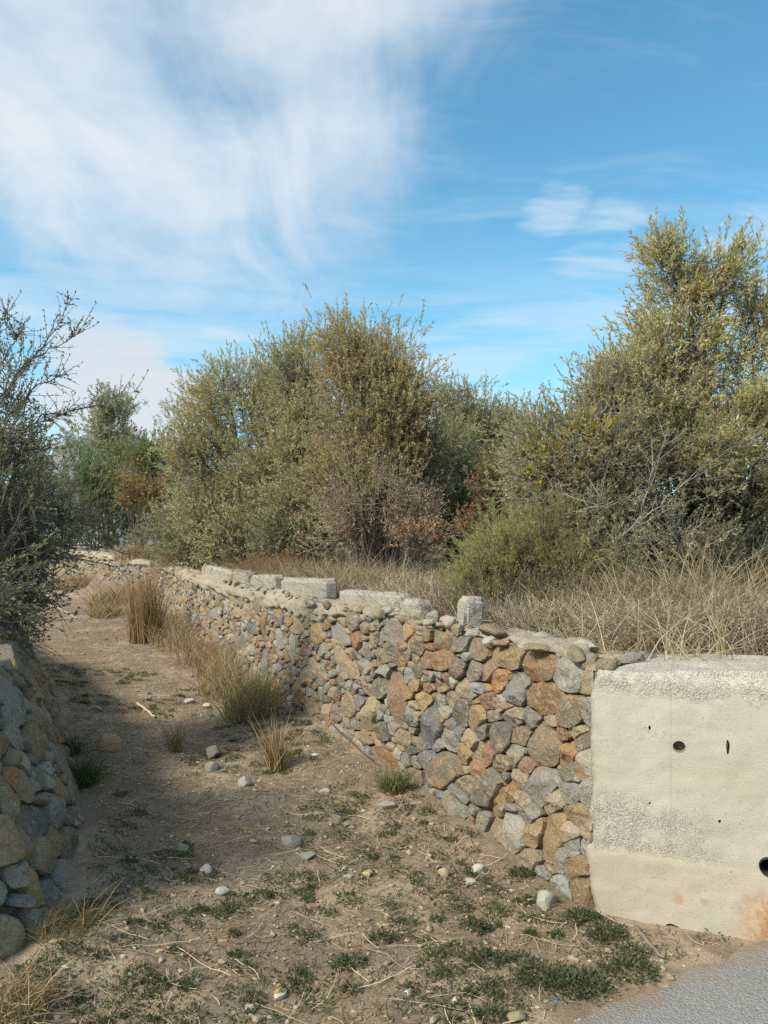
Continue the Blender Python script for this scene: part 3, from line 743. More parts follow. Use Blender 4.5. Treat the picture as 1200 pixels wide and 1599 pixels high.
# stones bedded in the top of the wall
for k in range(46):
    u_ = 0.06 + 0.085 * k + 0.0016 * k * k + br.uniform(-.02, .02); sb = br.uniform(0.03, 0.12) if k % 3 else br.uniform(0.15, 0.28); q = CORNER + WDIR * u_ + WIN * sb
    sz_ = (br.uniform(0.07, 0.16) * 1.25, br.uniform(0.06, 0.11), br.uniform(0.045, 0.085)); V, Fs = rock(sz_, br, 3, ang=4); V = rotz(V, WANG + br.uniform(-.4, .4))
    obj('stone', mesh_py('stone', V, Fs, np.tile(stone_col(br.choice('TTWWGTYM'), br), (len(V), 1)), sharp=30), M_STONE, wall, (q[0] - base_r[0], q[1] - base_r[1], float(zt_right(q[0], q[1])) + br.uniform(-0.028, 0.004)))

for (a_, b_, sz_, key) in ((0.02, 0.10, (0.17, 0.12, 0.09), 'T'), (0.05, 0.24, (0.22, 0.15, 0.10), 'W'), (-0.06, 0.17, (0.16, 0.13, 0.10), 'T'), (0.09, 0.36, (0.16, 0.12, 0.08), 'G')):
    q = CORNER + np.array((0.923, -0.385)) * a_ + np.array((0.66, 0.75)) * b_; V, Fs = rock(sz_, br, 3, ang=5)
    obj('stone', mesh_py('stone', rotz(V, br.uniform(0, 3)), Fs, np.tile(stone_col(key, br), (len(V), 1)), sharp=30), M_STONE, wall, (q[0] - base_r[0], q[1] - base_r[1], 1.022))
# ---- left-hand battered stone wall
ztl = lambda x, y: 0.88 + 0.35 * sm(y, 8, 18) + 0.05 * np.sin(np.asarray(x) * 3.1 + np.asarray(y) * 1.7)
# path runs away from the far end towards the camera so that the lane lies on its left
LEFT = wall_frame(LW[[9, 8, 7, 6, 5, 4, 3, 2, 1]], lambda x, y: lane_base(x, y) - 0.01, ztl, 0.40, 0.95)
LH = 0.95
lr = random.Random(9)
LSTR = 1.5
lcells = pack([], LEFT.length / LSTR, LH, [(0.098, 120), (0.078, 400), (0.058, 900), (0.042, 2200), (0.028, 4000)], lr, 0.4)
base_l = (-1.42, 3.4, 0.0)
lwall = empty('stone_wall', base_l, 'shaded leaning dry stone wall of big rough stones at the left edge of the lane', 'stone wall')
ls = []
for poly, k in lcells:
    c = np.mean(poly, 0); w3 = LEFT(np.array([c[0] * LSTR]), np.array([c[1]]), np.array([0.0]))[0]
    a = abs(sum(poly[i][0] * poly[(i + 1) % len(poly)][1] - poly[(i + 1) % len(poly)][0] * poly[i][1] for i in range(len(poly)))) / 2
    if a < 0.0006: continue
    ls.append((math.sqrt(a) / max(w3[1], 2.0), poly, lr.choices('GTDSYOW', (40, 26, 10, 4, 8, 9, 8))[0]))
ls.sort(key=lambda s: -s[0]); rest = []
for i, (_, poly, k) in enumerate(ls):
    near = i < 240
    V, Fs = stone_mesh(poly, LEFT, lr, 0.075, 0.055, 0.16, 18 if near else 10, (1.0, 0.965, 0.88, 0.72, 0.5, 0.25) if near else (1.0, 0.8, 0.45), 0.010, LSTR)
    col = tuple(np.array(stone_col(k, lr)) * (1.12, 1.04, 0.95, 1.3))
    if near:
        cc = V.mean(0); obj('stone', mesh_py('stone', V - cc, Fs, np.tile(col, (len(V), 1)), sharp=30), M_STONE, lwall, tuple(cc - np.array(base_l)))
    else: rest.append((V - np.array(base_l), Fs, col))
if rest:
    o = obj('far_stones', join_meshes('far_stones', rest), M_STONE, lwall); o['kind'] = 'stuff'
def lcore_fn(u, v):
    up = np.minimum(v, LH); back = np.clip(v - LH, 0, None)
    q = LEFT(u, up, -0.10 + 0.02 * fbm(u * 8, v * 8, 4) - back); q[:, 2] += np.where(v < 0.02, -0.1, 0)
    return q - np.array(base_l)
obj('wall_core', grid_mesh('wall_core', lcore_fn, np.arange(0, LEFT.length, 0.06), np.arange(0, LH + 0.4, 0.05)), M_EARTH, lwall)

# ------------------------------------------------------------------ poured concrete wall
CD = np.array((0.923, -0.385)); CANG = math.atan2(CD[1], CD[0])
cw = empty('concrete_wall', (0.866, 3.27, 0.0), 'pale poured concrete retaining wall with drain holes beside the road', 'concrete wall')
cw.rotation_euler = (0, 0, CANG)
prof = [(0.0, -0.15)] + [(0.0, z) for z in np.arange(-0.10, 0.975, 0.0125)]
for a in np.linspace(0, math.pi / 2, 6): prof.append((0.04 - 0.04 * math.cos(a), 0.975 + 0.04 * math.sin(a)))
prof += [(y, 1.015 + 0.05 * (y - 0.04)) for y in np.arange(0.07, 0.42, 0.03)] + [(0.42, 0.9), (0.42, 0.4), (0.42, -0.15)]
prof = np.array(prof); nfront = len(prof) - 3
ws = np.concatenate([np.arange(0, 1.2, 0.02), np.arange(1.2, 3.7, 0.06)])
def conc_edge(z):                                        # the ragged left edge
    e = np.interp(z, [-0.15, 0.0, 0.05, 0.20, 0.262, 0.28, 0.45, 0.62, 0.80, 0.90, 0.96, 1.02, 1.1], [0.02, 0.02, 0.006, -0.012, -0.008, 0.018, 0.008, 0.006, 0.008, 0.012, 0.025, 0.05, 0.05])
    return e + 0.016 * fbm(z * 7 + 4, z * 0 + 1, 2) + 0.011 * fbm(z * 29 + 4, z * 0 + 1, 3)
V = []
for w_ in ws:
    for k, (y, z) in enumerate(prof):
        f = 1 - sm(w_, 0.0, 0.35); x = w_ + conc_edge(z) * f
        yy = y - 0.006 - 0.005 * (1 - sm(z, 0.255, 0.272)) * (1 if k < nfront and y < 0.01 else 0)
        nz = 0.006 * float(fbm(x * 2.5 + 3, z * 4, 3)) + 0.0045 * float(fbm(x * 21, z * 21, 3))
        if 0 < k < nfront:
            yy += nz + 0.03 * math.exp(-(w_ / 0.008) ** 2) if y < 0.035 else 0
            if y >= 0.035: z = z + 0.03 * float(fbm(x * 2.2 + 9, y * 5, 3)) + 0.035 * sm(w_, 0.25, 1.0) * 1.0
        V.append((x, yy, z))
K = len(prof); Fs = []
for i in range(len(ws) - 1):
    for k in range(K):
        j = (k + 1) % K; Fs.append((i * K + k, (i + 1) * K + k, (i + 1) * K + j, i * K + j))
Fs.append(tuple(range(K))); Fs.append(tuple((len(ws) - 1) * K + k for k in range(K - 1, -1, -1)))
cme = mesh_py('wall_body', V, Fs, smooth=True, sharp=38)
cbody = obj('wall_body', cme, M_CONC, cw)
bmx = bmesh.new(); bmx.from_mesh(cme); bmesh.ops.recalc_face_normals(bmx, faces=bmx.faces); bmx.to_mesh(cme); bmx.free()
def px_conc(px_, py_):
    k = (px_ - 600) / F; w_ = (3.27 * k - 0.866) / (0.923 + 0.385 * k); d = 3.27 - 0.385 * w_
    return w_, EYE - (py_ - PY) / F * d
holes = []
def cutter(px_, py_, rx, rz, depth, seg=24, jag=0.0, r=random.Random(2)):
    w_, z_ = px_conc(px_, py_); bm = bmesh.new(); rings = []
    for y in (-0.12, depth):
        rings.append([bm.verts.new((w_ + math.cos(a) * rx * jj, y, z_ + math.sin(a) * rz * jj)) for a, jj in [(2 * math.pi * i / seg, 1) for i in range(seg)]])
    if jag:
        for i in range(seg):
            q = 1 + r.uniform(-jag, jag)
            for rg in rings: rg[i].co.x = w_ + (rg[i].co.x - w_) * q; rg[i].co.z = z_ + (rg[i].co.z - z_) * q
    for i in range(seg): bm.faces.new((rings[0][i], rings[0][(i + 1) % seg], rings[1][(i + 1) % seg], rings[1][i]))
    bm.faces.new(rings[0][::-1]); bm.faces.new(rings[1]); bmesh.ops.recalc_face_normals(bm, faces=bm.faces)
    me = bpy.data.meshes.new('cut'); bm.to_mesh(me); bm.free()
    o = bpy.data.objects.new('cut', me); C.objects.link(o); o.parent = cw; holes.append(o); return w_, z_
weep = cutter(1061, 1166, 0.0245, 0.0245, 0.16)
drain = cutter(1200, 1351, 0.034, 0.034, 0.22)
slot = cutter(1137, 1166, 0.006, 0.030, 0.03, 12, 0.15)
for (a, b_, rx, rz) in ((1015, 1137, .005, .010), (1015, 1254, .0045, .006), (1124, 1282, .0045, .007), (1148, 1044, .009, .010)): cutter(a, b_, rx, rz, 0.03, 10, 0.3)
cutter(1050, 1446, 0.027, 0.013, 0.16, 12, 0.15); cutter(1065, 1453, 0.010, 0.008, 0.08, 10, 0.2)
bpy.context.view_layer.update()
for h_ in holes:
    md = cbody.modifiers.new('b', 'BOOLEAN'); md.operation = 'DIFFERENCE'; md.solver = 'EXACT'; md.object = h_
bpy.context.view_layer.update()
new = bpy.data.meshes.new_from_object(cbody.evaluated_get(bpy.context.evaluated_depsgraph_get()))
cbody.modifiers.clear(); cbody.data = new; new.name = 'wall_body'
for h_ in holes: bpy.data.objects.remove(h_)
def pipe(name, w_, z_, r_out, r_in, y0, y1, mat, plug=None):
    V, Fs, n = [], [], 24
    for (y, q) in ((y1, r_out), (y0, r_out), (y0, r_in), (y1, r_in)):
        V += [(w_ + math.cos(2 * math.pi * i / n) * q, y, z_ + math.sin(2 * math.pi * i / n) * q) for i in range(n)]
    for k in range(3):
        for i in range(n): Fs.append((k * n + i, k * n + (i + 1) % n, (k + 1) * n + (i + 1) % n, (k + 1) * n + i))
    o = obj(name, mesh_py(name, V, Fs), mat, cw)
    if plug is not None:
        V = [(w_ + math.cos(2 * math.pi * i / n) * r_in, plug, z_ + math.sin(2 * math.pi * i / n) * r_in) for i in range(n)] + [(w_ + 0.004, plug - 0.02, z_ - 0.012)]
        obj('silt_plug', mesh_py('silt_plug', V, [(i, (i + 1) % n, n) for i in range(n)]), M_EARTH, o)
    return o
pipe('drain_pipe', *weep, 0.0242, 0.0215, 0.004, 0.15, M_CLAYPIPE, 0.045)
pipe('drain_pipe', *drain, 0.0338, 0.030, -0.022, 0.20, M_PIPE, 0.18)
V, Fs = block_mesh(0.007, 0.02, 0.052, random.Random(3), (1, 1, 5), 0.0)
obj('iron_bar', mesh_py('iron_bar', V, Fs), M_IRON, cw, (slot[0], 0.004, slot[1]))

# mortar filling the corner between the two walls
V, Fs = [], []; na, nr = 14, 16; a0 = math.atan2(WIN[1], WIN[0]); a1 = math.atan2(0.923, 0.385)
for i in range(na):
    a = a0 - 0.10 + (a1 - a0 + 0.20) * i / (na - 1)
    for k in range(nr):
        q = 0.0 if k < 4 else 0.40 * (k - 3) / (nr - 4); x_ = 0.866 + 0.012 + math.cos(a) * (q + 0.01); y_ = 3.27 + 0.012 + math.sin(a) * (q + 0.01)
        z_ = (0.6, 0.85, 0.97, 1.01)[k] if k < 4 else 1.002 + 0.02 * float(fbm(x_ * 9, y_ * 9, 3)) - (0.12 if k == nr - 1 else 0)
        V.append((x_ - base_r[0], y_ - base_r[1], z_))
for i in range(na - 1):
    for k in range(nr - 1): Fs.append((i * nr + k, i * nr + k + 1, (i + 1) * nr + k + 1, (i + 1) * nr + k))
obj('corner_mortar', mesh_py('corner_mortar', V, Fs), M_MORTAR, wall)

# ------------------------------------------------------------------ plants
def prisms(p0, p1, r0, r1, col):
    """many straight three-sided twigs at once"""
    d = p1 - p0; L = np.linalg.norm(d, axis=1, keepdims=True); d = d / np.maximum(L, 1e-6)
    a = np.where(np.abs(d[:, 2:3]) < 0.9, np.array([[0, 0, 1.0]]), np.array([[1.0, 0, 0]]))
    x = np.cross(d, a); x /= np.linalg.norm(x, axis=1, keepdims=True); y = np.cross(d, x); V = []
    for (p, r_) in ((p0, r0), (p1, r1)):
        for k in range(3):
            an = k * 2 * math.pi / 3; V.append(p + (x * math.cos(an) + y * math.sin(an)) * np.reshape(r_, (-1, 1)))
    V = np.stack(V, 1); n = len(p0); b = np.arange(n)[:, None] * 6
    Fq = np.concatenate([b + np.array([[k, (k + 1) % 3, 3 + (k + 1) % 3, 3 + k]]) for k in range(3)], 0)
    return V.reshape(-1, 3), Fq, np.repeat(col, 6, 0)
def tube(path, radii, col, sides=6):
    path = np.asarray(path, float); V, Fs = [], []; n = len(path)
    for i in range(n):
        d = path[min(i + 1, n - 1)] - path[max(i - 1, 0)]; d /= max(np.linalg.norm(d), 1e-6)
        a = np.array((0, 0, 1.0)) if abs(d[2]) < 0.9 else np.array((1.0, 0, 0)); x = np.cross(d, a); x /= np.linalg.norm(x); y = np.cross(d, x)
        for k in range(sides): an = 2 * math.pi * k / sides; V.append(path[i] + (x * math.cos(an) + y * math.sin(an)) * radii[i])
    for i in range(n - 1):
        for k in range(sides): Fs.append((i * sides + k, i * sides + (k + 1) % sides, (i + 1) * sides + (k + 1) % sides, (i + 1) * sides + k))
    return np.array(V), np.array(Fs), np.tile(col, (len(V), 1))
def merge(parts):
    V, Fs, Cc, o = [], [], [], 0
    for v, f, c in parts: V.append(v); Fs.append(f + o); Cc.append(c); o += len(v)
    return np.vstack(V), np.vstack(Fs), np.vstack(Cc)
def leaf_quads(p, d, n, L, W, col):
    """diamond leaves: base p, direction d, side n; slightly folded"""
    L = np.reshape(L, (-1, 1)); W = np.reshape(W, (-1, 1))
    s = np.cross(d, n); s /= np.maximum(np.linalg.norm(s, axis=1, keepdims=True), 1e-6); up = np.cross(s, d)
    V = np.stack([p, p + d * L * 0.5 + s * W * 0.5 + up * W * 0.12, p + d * L - up * L * 0.06, p + d * L * 0.5 - s * W * 0.5 + up * W * 0.12], 1).reshape(-1, 3)
    return V, np.arange(len(p) * 4).reshape(-1, 4), np.repeat(col, 4, 0)
def unit(v): return v / np.maximum(np.linalg.norm(v, axis=1, keepdims=True), 1e-6)
GAIN = [1.0]
def pick(rg, pal, n, clump=None):
    """colour per leaf from a palette of (weight, rgb), jittered"""
    wts = np.array([q[0] for q in pal], float); wts /= wts.sum(); cols = np.array([q[1] for q in pal], float)
    c = cols[rg.choice(len(pal), n, p=wts)] * rg.uniform(0.75, 1.3, (n, 1)) * GAIN[0]
    return c if clump is None else c * clump

OLIVE = [(5, (0.198, 0.186, 0.079)), (3, (0.244, 0.217, 0.095)), (2, (0.145, 0.149, 0.065)), (2.2, (0.330, 0.291, 0.173)), (0.5, (0.330, 0.236, 0.063))]
def plant(name, label, cat, roots, lobes, twigs, seed, leaf=(0.045, 0.012), per=14, tw=0.16, pal=OLIVE, wood=(.17, .145, .115), nbranch=26, r0=0.03,
          up=0.55, clump=0.16, nclump=None, shoots=0.12, group=None, connect=0.5, part='crown', stem='trunk', spread=0.9, leafmat=None, fill=0.5):
    """lobes: (px, py, depth, half width px, half height px, half depth m, weight)"""
    rg = np.random.default_rng(seed); roots = [np.array(q, float) for q in roots]
    L = []
    for (px_, py_, d, a, b, c, wt) in lobes: L.append((P(px_, py_, d), np.array((a / F * d, c, b / F * d)), wt))
    wt = np.array([q[2] for q in L], float); wt /= wt.sum()
    base = roots[0]; wood = np.array(wood)
    bparts, sk = [], []
    for i, (c, e, _) in enumerate(L):
        for b in range(max(2, int(round(nbranch * wt[i])))):
            rt = roots[rg.integers(len(roots))] + rg.normal(0, 0.03, 3) * (1, 1, 0)
            v = rg.normal(0, 1, 3); v /= np.linalg.norm(v); end = c + e * v * 0.8 * rg.random() ** 0.4
            if end[2] < rt[2] + 0.1: end[2] = rt[2] + 0.1 + 0.2 * rg.random()
            ctl = rt + (end - rt) * (0.35, 0.35, 0.62) + rg.normal(0, 0.08, 3)
            t = np.linspace(0, 1, 9)[:, None]; path = (1 - t) ** 2 * rt + 2 * t * (1 - t) * ctl + t ** 2 * end
            path[1:-1] += rg.normal(0, 0.02, (7, 3)); rr_ = r0 * rg.uniform(0.5, 1.0); rad = rr_ * (1 - t[:, 0]) ** 0.8 + 0.003
            bparts.append(tube(path, rad, wood * rg.uniform(0.75, 1.25), 5)); tt_ = np.linspace(3, 8, 16); sk.append(np.stack([np.interp(tt_, np.arange(9), path[:, k_]) for k_ in range(3)], 1))
    sk = np.vstack(sk)
    # clump centres inside the lobes, twig origins round the clumps
    nc = nclump or max(12, twigs // 45)
    li = rg.choice(len(L), nc, p=wt); v = unit(rg.normal(0, 1, (nc, 3))); cen = np.array([L[i][0] for i in li]) + np.array([L[i][1] for i in li]) * v * (rg.random((nc, 1)) ** fill) * 0.93
    tone = rg.uniform(0.80, 1.18, (nc, 1)) * np.array([[1, 1, 1]]) + rg.normal(0, 0.03, (nc, 3))
    ci = rg.integers(nc, size=twigs); og = cen[ci] + rg.normal(0, 1, (twigs, 3)) * clump * rg.uniform(0.5, 1.2, (nc, 1))[ci]
    ok = og[:, 2] > base[2] - 0.02; og, ci = og[ok], ci[ok]; n = len(og)
    near = np.empty((n, 3))
    for s in range(0, n, 2000):
        dd = ((og[s:s + 2000, None, :] - sk[None]) ** 2).sum(2); part_ = np.argpartition(dd, 8, 1)[:, :9]; near[s:s + 2000] = sk[part_[np.arange(len(part_)), rg.integers(9, size=len(part_))]]
    lc = np.array([q[0] for q in L])[li][ci]
    dr = unit(unit(og - near) * 0.6 + unit(og - lc) * 0.5 + np.array((0, 0, up)) + rg.normal(0, 0.45, (n, 3)) * spread)
    ln = tw * rg.uniform(0.6, 1.4, n); sh = rg.random(n) < shoots; ln[sh] *= rg.uniform(1.1, 1.7, sh.sum()); dr[sh] = unit(dr[sh] * 0.5 + np.array((0, 0, 0.9)))
    tip = og + dr * ln[:, None]
    wc = np.tile(wood, (n, 1)) * rg.uniform(0.8, 1.35, (n, 1))
    bparts.append(prisms(og, tip, np.full(n, 0.0028), np.full(n, 0.0010), wc))
    cn = (rg.random(n) < connect) & (np.linalg.norm(near - og, axis=1) < 3.2 * max(clump, 0.1)); m = cn.sum()
    if m:
        mid = (near[cn] + og[cn]) / 2 + rg.normal(0, 0.04, (m, 3))
        bparts.append(prisms(near[cn], mid, np.full(m, 0.0042), np.full(m, 0.0034), wc[cn])); bparts.append(prisms(mid, og[cn], np.full(m, 0.0034), np.full(m, 0.0024), wc[cn]))
    if per > 0:
        k = np.repeat(np.arange(n), np.maximum(1, (per * (ln / tw)).astype(int))); N = len(k)
        tt = rg.random(N) ** 0.8; lp = og[k] + dr[k] * (ln[k] * tt)[:, None]
        side = unit(np.cross(dr[k], rg.normal(0, 1, (N, 3)))); ld = unit(dr[k] * rg.uniform(0.5, 1.1, (N, 1)) + side * rg.uniform(0.35, 0.9, (N, 1)))
        nm = unit(rg.normal(0, 1, (N, 3)) + np.array((0, 0, 0.8))); sz = rg.uniform(0.65, 1.25, N)
        GAIN[0] = np.array((1.92, 1.92, 2.60)); col = np.clip(pick(rg, pal, N) * tone[ci][k], 0.01, 0.8); GAIN[0] = 1.0
        LV = leaf_quads(lp, ld, nm, leaf[0] * sz, leaf[1] * sz * rg.uniform(0.8, 1.2, N), col)
    root = empty(name, tuple(base), label, cat, group)
    BV, BF, BC = merge(bparts); obj(stem, mesh_np(stem, BV - base, BF, BC, True), M_BARK, root)
    if per > 0: obj(part, mesh_np(part, LV[0] - base, LV[1], LV[2]), leafmat or M_LEAF, root)
    return root

def gz(px_, d, sink=0.03):
    x = (px_ - PX) / F * d; return (x, d, h1(x, d) - sink)

# --- olives beyond the right-hand wall
plant('olive_tree', 'broad rounded wild olive, leftmost of the central trees above the wall', 'olive tree', [gz(400, 12.4), gz(375, 12.6), gz(430, 12.4)],
      [(352, 615, 12.4, 60, 46, .7, 1), (395, 655, 12.3, 118, 80, 1.0, 3.0), (445, 700, 11.8, 70, 85, .8, 1.8), (300, 690, 12.8, 42, 55, .6, .8), (325, 715, 12.6, 66, 72, .8, 1.8), (410, 755, 12.0, 110, 78, 1.0, 2.4), (315, 795, 12.6, 52, 55, .6, 1.0), (440, 620, 12.6, 52, 48, .6, .9), (465, 800, 11.5, 60, 60, .6, 1.0), (390, 830, 11.6, 90, 40, .6, 1.2)],
      9000, 101, nbranch=40, leaf=(0.045, 0.0135), shoots=0.07, tw=0.18, clump=0.17)
plant('olive_tree', 'slim upright wild olive between the broad olive and the tallest central one', 'olive tree', [gz(468, 11.0), gz(455, 11.0)],
      [(470, 578, 11, 38, 42, .5, 1), (468, 620, 11, 45, 55, .5, 1.2), (475, 690, 10.6, 62, 65, .5, 1.5), (495, 770, 10.4, 70, 65, .5, 1.4)],
      3400, 102, nbranch=16, shoots=0.1, leaf=(0.042, 0.0125))
plant('olive_tree', 'tallest central wild olive with brownish foliage in the middle of the scene', 'olive tree', [gz(585, 9.4), gz(560, 9.5), gz(610, 9.3)],
      [(532, 550, 9.6, 20, 38, .3, .4), (595, 562, 9.6, 42, 42, .5, .8), (570, 600, 9.5, 68, 62, .7, 2), (630, 620, 9.4, 45, 60, .6, 1.2), (590, 685, 9.4, 100, 68, .8, 2.6), (575, 765, 9.3, 105, 66, .7, 2.2), (660, 710, 9.5, 48, 70, .5, 1.2)],
      6900, 103, nbranch=34, shoots=0.1, leaf=(0.041, 0.0115),
      pal=[(4, (0.231, 0.186, 0.079)), (3, (0.271, 0.211, 0.095)), (2, (0.178, 0.167, 0.068)), (2, (0.330, 0.254, 0.131))])
plant('olive_tree', 'thin see-through wild olive right of the tallest central one', 'olive tree', [gz(720, 12.0), gz(745, 12.2)],
      [(730, 630, 12, 32, 40, .5, .8), (700, 650, 12, 36, 45, .5, .8), (755, 670, 12, 60, 45, .6, 1.2), (720, 720, 12, 62, 45, .6, 1.4), (790, 660, 12.3, 40, 40, .5, .7), (730, 790, 12, 70, 45, .6, 1.2), (805, 740, 12.3, 45, 60, .5, .8), (690, 710, 11.0, 50, 75, .5, 1.4), (760, 760, 11.0, 80, 60, .6, 1.6), (820, 790, 10.5, 60, 50, .5, 1.0)],
      4600, 104, nbranch=24, shoots=0.12, leaf=(0.046, 0.0135), pal=[(4, (0.165, 0.158, 0.068)), (2, (0.211, 0.198, 0.089)), (1.5, (0.290, 0.267, 0.168))])
plant('olive_tree', 'feathery distant olive whose crown rises alone at the far left', 'olive tree', [gz(165, 21), gz(175, 21)],
      [(180, 650, 21, 30, 32, .8, 1), (150, 680, 21, 36, 30, .8, .9), (190, 700, 21, 28, 32, .8, .8), (120, 690, 21, 20, 35, .6, .5), (165, 760, 21, 40, 40, .8, .5)],
      900, 105, nbranch=16, shoots=0.1, leaf=(0.09, 0.028), tw=0.26, clump=0.20, r0=0.045, pal=[(4, (.17, .175, .10)), (2, (.21, .20, .12))])
plant('olive_tree', 'big wild olive with the highest crown at the right edge', 'olive tree', [gz(1110, 6.6), gz(1150, 6.7), gz(1080, 6.8)],
      [(1042, 400, 6.4, 24, 42, .25, .34), (1075, 440, 6.4, 22, 30, .25, .25), (1135, 425, 6.4, 34, 36, .3, .36), (1075, 495, 6.4, 58, 46, .4, .65), (1045, 560, 6.3, 72, 56, .5, 1.2), (1190, 520, 6.5, 36, 60, .4, .5), (1130, 570, 6.4, 80, 62, .6, 1.0),
       (1000, 610, 6.3, 55, 55, .5, 1.1), (1190, 650, 6.3, 70, 80, .6, 1.6), (1090, 680, 6.2, 95, 70, .6, 2), (1260, 560, 6.5, 60, 120, .6, .7), (1180, 760, 6.2, 85, 55, .5, 1.1)],
      4700, 106, nbranch=46, leaf=(0.046, 0.0105), per=13, tw=0.14, clump=0.10, shoots=0.12, r0=0.035,
      pal=[(4, (0.231, 0.205, 0.071)), (3, (0.284, 0.236, 0.079)), (3, (0.165, 0.167, 0.076)), (3, (0.356, 0.310, 0.189)), (.4, (0.396, 0.273, 0.063))])

SAGE = [(4, (0.191, 0.180, 0.076)), (3, (0.231, 0.205, 0.089)), (2, (0.145, 0.149, 0.068)), (1.5, (0.290, 0.248, 0.137))]
plant('wild_shrub', 'wide grey-green thorny shrub spreading in front of the big olive', 'shrub', [gz(900, 6.0), gz(960, 6.1), gz(860, 6.1)],
      [(905, 720, 6.0, 105, 62, .5, 2), (985, 720, 5.9, 85, 70, .5, 1.6), (850, 760, 6.0, 70, 58, .45, 1.3), (940, 810, 5.8, 110, 62, .5, 2), (850, 690, 6.3, 60, 50, .4, .9), (905, 655, 6.2, 55, 50, .4, .9), (955, 610, 6.1, 50, 50, .4, .9), (1010, 640, 6.0, 60, 60, .4, .9), (1100, 720, 5.9, 75, 55, .5, 1.0), (880, 850, 5.8, 80, 45, .4, .9), (950, 880, 5.5, 80, 38, .3, .9), (1050, 850, 5.6, 80, 50, .35, .8)],
      7200, 107, leaf=(0.026, 0.0105), per=13, tw=0.12, clump=0.11, pal=SAGE, wood=(.26, .235, .20), nbranch=60, r0=0.016, up=0.25, connect=0.6, stem='stems', part='foliage')
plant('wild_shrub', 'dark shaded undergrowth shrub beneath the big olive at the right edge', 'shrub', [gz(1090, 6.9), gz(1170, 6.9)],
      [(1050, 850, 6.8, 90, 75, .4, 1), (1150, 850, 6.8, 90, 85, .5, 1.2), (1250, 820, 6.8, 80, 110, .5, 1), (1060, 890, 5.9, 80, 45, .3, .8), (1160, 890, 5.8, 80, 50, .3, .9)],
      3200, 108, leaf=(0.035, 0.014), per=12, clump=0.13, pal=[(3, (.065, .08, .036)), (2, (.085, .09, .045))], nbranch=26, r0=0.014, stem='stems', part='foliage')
plant('yellow_shrub', 'yellow-leaved sapling showing over the thorny shrub at the right', 'shrub', [gz(925, 6.6)],
      [(932, 645, 6.35, 20, 24, .15, 1), (905, 690, 5.9, 34, 26, .2, .7), (950, 610, 6.4, 16, 16, .12, .45), (865, 690, 6.3, 28, 22, .2, .45), (945, 690, 5.7, 34, 44, .2, .5), (870, 720, 5.8, 40, 34, .2, .4)],
      250, 109, leaf=(0.05, 0.024), per=9, tw=0.10, clump=0.06, nclump=22, pal=[(3, (.27, .19, .035)), (2, (.22, .16, .035)), (2, (.16, .14, .04))], nbranch=12, r0=0.012, shoots=0, stem='stems', part='foliage')
plant('red_shrub', 'reddish-leaved shrub between the central trees and the green broom', 'shrub', [gz(770, 6.9)],
      [(775, 780, 6.7, 34, 34, .3, 1), (800, 760, 6.6, 30, 26, .3, .6), (760, 830, 6.7, 40, 30, .3, .7)],
      520, 110, leaf=(0.036, 0.015), per=10, tw=0.10, clump=0.08, pal=[(3, (.19, .085, .042)), (2, (.13, .10, .05)), (2, (.09, .105, .05))], nbranch=14, r0=0.01, stem='stems', part='foliage')
plant('broom_bush', 'bright green feathery broom bush behind the upright block', 'broom', [gz(810, 5.5), gz(780, 5.5), gz(840, 5.5)],
      [(775, 900, 5.35, 44, 42, .3, 1.3), (825, 862, 5.4, 44, 38, .35, 1.0), (752, 930, 5.25, 28, 24, .25, .5), (885, 905, 5.4, 40, 34, .3, .6), (790, 842, 5.6, 30, 20, .3, .35), (850, 925, 5.2, 50, 26, .3, .5), (850, 835, 5.5, 26, 24, .2, .3)],
      2300, 111, leaf=(0.034, 0.0034), per=16, tw=0.14, clump=0.085, nclump=60, pal=[(4, (.22, .23, .062)), (3, (.17, .185, .05)), (2.8, (.30, .235, .10)), (1.0, (.24, .17, .10))], nbranch=36, r0=0.008, up=0.6, shoots=0.16, wood=(.20, .16, .10), stem='stems', part='foliage')
DEAD = [(3, (.19, .145, .085)), (2, (.24, .17, .09)), (2, (.15, .14, .07))]
plant('dry_shrub', 'brown half-dead twiggy shrub at the foot of the tallest central olive', 'shrub', [gz(580, 8.9), gz(610, 8.8), gz(555, 8.9)],
      [(585, 790, 8.8, 80, 62, .5, 2), (640, 810, 8.8, 50, 48, .4, 1), (540, 820, 8.8, 40, 40, .3, .7)],
      1500, 112, leaf=(0.035, 0.011), per=5, tw=0.20, clump=0.13, pal=DEAD, nbranch=60, r0=0.010, wood=(.36, .285, .20), up=0.5, connect=0.8, leafmat=M_DRY, stem='stems', part='foliage')
plant('dry_shrub', 'rust-brown dead bush left of the red-leaved shrub', 'shrub', [gz(650, 8.2)],
      [(650, 840, 8.1, 34, 26, .25, 1)], 170, 113, leaf=(0.04, 0.016), per=10, tw=0.12, clump=0.07, pal=[(3, (.22, .135, .06)), (2, (.17, .12, .06))], nbranch=14, r0=0.008, leafmat=M_DRY, stem='stems', part='foliage')
plant('orange_shrub', 'orange autumn-coloured shrub beyond the far bend of the lane', 'shrub', [gz(215, 16.5), gz(250, 16.5)],
      [(205, 760, 16.5, 36, 30, .5, 1), (250, 775, 16.4, 32, 28, .5, .8), (185, 735, 16.5, 18, 22, .3, .4), (220, 800, 16.4, 50, 30, .5, .8)],
      420, 114, leaf=(0.07, 0.032), per=9, tw=0.18, clump=0.15, pal=[(3, (.19, .115, .04)), (2, (.15, .095, .04)), (1.5, (.22, .165, .04)), (2.5, (.10, .09, .04))], nbranch=18, r0=0.015, stem='stems', part='foliage')
